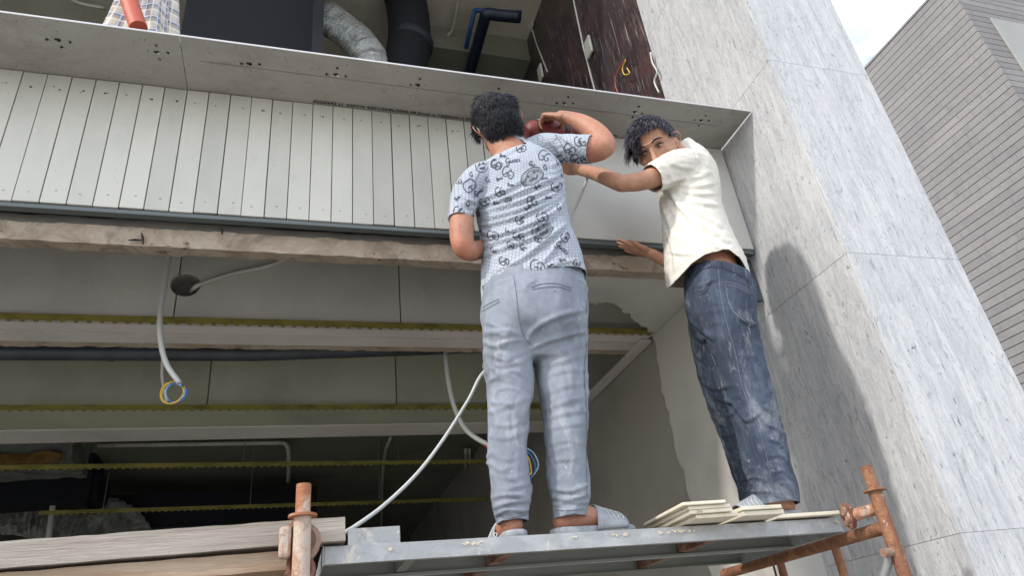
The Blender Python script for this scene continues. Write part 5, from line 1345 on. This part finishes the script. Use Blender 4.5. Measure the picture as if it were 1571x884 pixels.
strokes('fly_button', [(1.8, zj((163, 130), (166, 134))), (1.4, zj((160, 150), (163, 156)))], bvh, 'sandal_line', JN, 1.6)
strokes('hem_seam', [zj((325, 690), (370, 688), (420, 700), (474, 715))], bvh, 'jean_seam', JN, .5)
# shirt
mb = MB()
limb(mb, [(1088, 450, 2.06, 62, 1.0), (1083, 418, 2.06, 62, 1.02), (1071, 372, 2.07, 53, 1.12), (1061, 325, 2.075, 46.5, 1.22), (1057, 292, 2.08, 47, 1.22), (1053, 265, 2.08, 46, 1.1), (1050, 246, 2.07, 37, 1.0), (1043, 233, 2.06, 26, 1.0), (1032, 226, 2.05, 24, 1.0)], n_=40)
limb(mb, [(1058, 262, 2.02, 33), (1040, 259, 1.99, 30), (1018, 266, 1.975, 25.5), (1002, 273, 1.972, 23), (985, 279, 1.98, 22)])
limb(mb, [(1056, 262, 2.14, 30), (1052, 300, 2.18, 26), (1050, 330, 2.20, 22)])
zb = lambda *p: zz(p, 860, 140, 2.6)
bf = [(zb((400, 392), (440, 410), (470, 470)), 3.0, .005), (zb((395, 440), (430, 520), (450, 600)), 3.0, .004), (zb((450, 420), (490, 480), (560, 560)), 3.0, .004), (zb((470, 350), (540, 345), (610, 320)), 2.4, .003), (zb((480, 375), (550, 380), (625, 365)), 2.2, .004), (zb((500, 405), (570, 412), (632, 410)), 2.2, .004), (zb((520, 440), (580, 450), (638, 455)), 2.2, .004),
      (zb((500, 460), (570, 500), (640, 540)), 2.4, .004), (zb((530, 500), (600, 560), (670, 600)), 2.4, .005), (zb((560, 560), (620, 620), (690, 650)), 2.2, .004), (zb((430, 640), (480, 650), (540, 650)), 2.2, .003), (zb((420, 560), (450, 640), (455, 710)), 2.6, .004), (zb((545, 240), (552, 300), (520, 350)), 1.6, .003), (zb((400, 385), (440, 360), (500, 345)), 2.6, .006), (zb((420, 270), (470, 300), (530, 310)), 2.8, .004), (zb((380, 280), (420, 310), (440, 350)), 2.4, .004)]
hb = [at(x, y, Y=1.95) for x, y in ((990, 424), (1021, 421), (1038, 420), (1052, 416), (1062, 403), (1076, 396), (1106, 393), (1125, 404), (1145, 420), (1170, 430))]
bX, bZ = [p[0] for p in hb], [p[2] for p in hb]
oX = np.argsort(bX); bX, bZ = list(np.array(bX)[oX]), list(np.array(bZ)[oX])
shB, bvh = garment('shirt', mb, MT['cream'], B, .0052, 5, bf,
    [((0, 1.95, 0), (0, .05, -1), None, lambda x: float(np.interp(x, bX, bZ))), (tuple(at(1034, 229, Y=2.05)), unit((-.55, -.1, .8)), .10), (tuple(at(1001, 274, Y=1.972)), unit(at(985, 279, Y=1.98) - at(1015, 268, Y=1.974)), .09), (tuple(at(1051, 315, Y=2.19)), (0, .3, -1), .075)],
    (24, .0028, (1, 1, 1.6)))
strokes('shoulder_seam', [zb((548, 235), (553, 290), (540, 330))], bvh, 'plank_pale', shB, .5)
# long ash-grey hair swept forward
st = []
for i in range(8500):
    n_ = unit(rng.normal(0, 1, 3))
    if n_[2] < .12 and not (n_[1] < -.1 and n_[2] > -.3): continue
    if n_[1] > .40 and n_[2] < .60: continue
    if n_[2] < .2 and abs(n_[0]) > .55 and n_[1] > -.35: continue
    top = n_[2] > .28
    if top:
        ln = rng.uniform(.055, .09) * (.46 if (n_[1] > .1 and n_[0] < .25) else (.6 if n_[0] < .1 else 1.0))
        fl = lambda q: np.array([.38 + .30 * math.sin(q[0] * 6 + 1), 1.0, .10]) + q * .30
        st.append((grow(n_, ln, fl, 8, 1.13 + rng.uniform(-.03, .07), .16, .09), .0016))
    else:
        st.append((grow(n_, rng.uniform(.012, .025), lambda q: q * .4 + np.array([0, -.2, -.9]), 4, 1.03, .05, .2), .0022))
for i in range(800):      # fringe over the brow
    a = rng.uniform(.2, 1.0); n_ = unit(np.array([a * .75 + .1, .78, .62 + rng.normal(0, .05)]))
    st.append((grow(n_, rng.uniform(.04, .07), lambda q: np.array([.25 + q[0] * .4, .45, -.75]), 7, 1.07, .12, .10), .0016))
for i in range(330):       # longer locks on the far side
    n_ = unit(np.array([rng.uniform(.55, .9), rng.uniform(.1, .6), rng.uniform(.3, .6)]))
    st.append((grow(n_, rng.uniform(.045, .075), lambda q: np.array([.25, .45, -.8]), 7, 1.07, .12, .10), .0016))
def capB(n_):
    ok = not (n_[2] < -.35 or (n_[1] > .38 and n_[2] < .60) or (abs(n_[0]) > .6 and n_[2] < .12 and n_[1] > -.3))
    return ok, 1.03 + .09 * float(np.clip((n_[2] + .1) / .5, 0, 1))
hair('hair', 'hair2', B, CB, MBm, SB, st, capB)
sandal(B, HLB, dLB, .96, 1); sandal(B, HRB, dLB, .96, 1)

# ------------------------------------------------------------------ red power tool and its cord
T = thing('power_tool', 'dark red corded grinder held up against the sheet under the soffit', 'tool', tuple(at(846, 197, Y=2.14)))
a0, a1 = at(812, 205, Y=2.17), at(884, 205, Y=2.17)
ax = unit(a1 - a0); mid = (a0 + a1) / 2
P_ = spline([(*(mid + ax * t + np.array([0, 0, .012 * math.cos(t * 9)])), r_) for t, r_ in ((-.13, .030), (-.11, .048), (-.06, .056), (-.01, .056), (.04, .050), (.08, .042), (.12, .034), (.16, .028))], 4)
mb = MB(); mb.tube([p[:3] for p in P_], [p[3] for p in P_], 22); body_t = mb.build('motor_housing', MT['tool_red'], T, auto=True)
mb = MB(); mb.tube([mid + ax * .045 + (0, 0, .01), mid + ax * .062 + (0, 0, .01)], .0535, 22); mb.build('grip_band', MT['tool_black'], body_t, auto=True)
mb = MB(); mb.tube([mid - ax * .088 + (0, 0, .008), mid - ax * .078 + (0, 0, .008)], .0560, 22); mb.build('housing_seam', MT['tool_black'], body_t, auto=True)
mb = MB(); mb.tube(spline([mid - ax * .07 + (0, -.012, .066), mid - ax * .03 + (0, -.016, .069), mid + ax * .03 + (0, -.014, .063)], 4), .007, 8); mb.build('trim', MT['screw'], body_t, smooth=True)
mb = MB()
for t in (-.03, -.018, -.006, .006): mb.tube([mid + ax * t + np.array([0, -.012, .0625]), mid + ax * t + np.array([0, -.045, .045])], .0022, 6)
mb.build('vent_slot', MT['tool_black'], body_t)
mb = MB(); c = mid - ax * .10 + np.array([0, .02, .0]); mb.tube([c, c + np.array([0, .10, .012])], [.042, .034], 18); mb.build('gear_head', MT['galv'], T, auto=True)
mb = MB(); c2 = c + np.array([0, .104, .012]); mb.tube([c2, c2 + np.array([0, .004, 0])], .062, 28); mb.build('disc', MT['tool_black'], T, auto=True)
mb = MB(); mb.tube(spline([mid + ax * .02 + (0, 0, .05), mid + ax * .05 + (0, -.005, .088), mid + ax * .10 + (0, 0, .09), mid + ax * .155 + (0, 0, .03)], 6), .014, 12); mb.build('handle', MT['tool_black'], T, smooth=True)
cord_pts = [mid + ax * .17, at(905, 225, Y=2.16), at(907, 248, Y=2.16), at(899, 280, Y=2.20), at(886, 312, Y=2.24), at(874, 340, Y=2.27), at(866, 400, Y=2.30), at(850, 470, Y=2.33), at(800, 530, Y=2.34), at(745, 568, Y=2.33), at(718, 615, Y=2.32), at(680, 675, Y=2.30), at(640, 727, Y=2.27), at(590, 775, Y=2.2), at(545, 808, Y=2.12), at(520, 822, Y=2.06)]
T = thing('tool_cable', 'pale grey cord running from the tool behind the left worker down to the deck', 'cord', tuple(cord_pts[9]))
mb = MB(); mb.tube(spline(cord_pts, 8), .0062, 10); mb.build('cable', MT['cord'], T, smooth=True)
c = at(760, 821, Y=2.03)
T = thing('washer', 'tiny pale washer standing on the deck edge by the left heel', 'washer', tuple(c))
mb = MB(); R = [[c + np.array([(.0035 + e) * math.cos(a), dy, (.0035 + e) * math.sin(a)]) for dy, e in ((0, 0), (0, .003), (.002, .003), (.002, 0))] for a in np.linspace(0, 2 * math.pi, 14, endpoint=False)]
mb.rings(R, cap=False, close=True); mb.build('ring', MT['pvc_white'], T)

# ------------------------------------------------------------------ plaid cloth and red post above the soffit, top left
c0 = at(208, 44, Y=2.30)
T = thing('plaid_cloth', 'blue and cream plaid cloth bunched behind the red post at top left', 'cloth', (c0[0], 2.32, 3.93))
m = Mat('plaid', (.56, .50, .43), .9)
def band(rot, scale, thr, col, amt, off=0.0):
    mp = m.n('ShaderNodeMapping'); mp.inputs['Rotation'].default_value = (0, 0, rot); mp.inputs['Location'].default_value = (off, 0, 0)
    aa = m.n('ShaderNodeAttribute', attribute_name='cloth'); m.L(aa.outputs['Vector'], mp.inputs['Vector'])
    wv_ = m.n('ShaderNodeTexWave', wave_type='BANDS', bands_direction='X'); wv_.inputs['Scale'].default_value = scale; m.L(mp.outputs[0], wv_.inputs['Vector'])
    r_ = m.n('ShaderNodeMapRange'); r_.inputs[1].default_value = thr; r_.inputs[2].default_value = thr + .08; m.L(wv_.outputs['Fac'], r_.inputs[0]); m.mix(col, r_.outputs[0], amt)
band(0, 3.0, .62, (.22, .21, .17), .55); band(math.pi / 2, 3.0, .62, (.22, .21, .17), .55)
band(0, 3.0, .80, (.10, .16, .32), .7, .33); band(math.pi / 2, 3.0, .80, (.10, .16, .32), .7, .33)
band(0, 6.0, .88, (.72, .68, .62), .8, .1); band(math.pi / 2, 6.0, .88, (.72, .68, .62), .8, .1)
MT['plaid'] = m.m
mb = MB(); R = []; NU = 72; NZ = 26; UVs = []
for j in range(NZ):
    t = j / (NZ - 1); z = 3.93 + t * .62; ring = []
    for i in range(NU):
        a = 2 * math.pi * i / NU
        r_ = (.185 - .085 * t ** .8) * (1 + .15 * math.sin(5 * a + 1.2 * t) * (1 - .4 * t) + .06 * math.sin(11 * a + 3 * t))
        ring.append((c0[0] + r_ * math.cos(a) * .92 + .01 * t, 2.36 + r_ * math.sin(a) * .7, z)); UVs.append((a * .26, t * .62, 0))
    R.append(ring)
mb.rings(R, cap=False)
o = mb.build('cloth_drape', MT['plaid'], T, smooth=True)
at_ = o.data.attributes.new('cloth', 'FLOAT_VECTOR', 'POINT'); at_.data.foreach_set('vector', np.array(UVs).ravel() * 1.25)
sm = o.modifiers.new('thick', 'SOLIDIFY'); sm.thickness = .003
T = thing('red_post', 'scuffed orange-red steel post standing in front of the plaid cloth', 'post', (at(210, 43, Y=2.15)[0], 2.15, 3.915))
pa, pb = at(213, 46, Y=2.14), at(196, -6, Y=2.17); pa = at(212.5, 43, Z=3.935)
m = Mat('red_paint', (.42, .075, .04), .6); m.mix((.55, .33, .24), m.noise(50, (1, 1, .4), 5, .7, lo=.60, hi=.70), .8); m.mix((.22, .05, .03), m.noise(14, detail=5, lo=.5, hi=.7), .5); MT['red_paint'] = m.m
mb = MB(); mb.tube([pa, pb + (pb - pa) * 3.0], .033, 20); mb.build('tube', MT['red_paint'], T, auto=True)
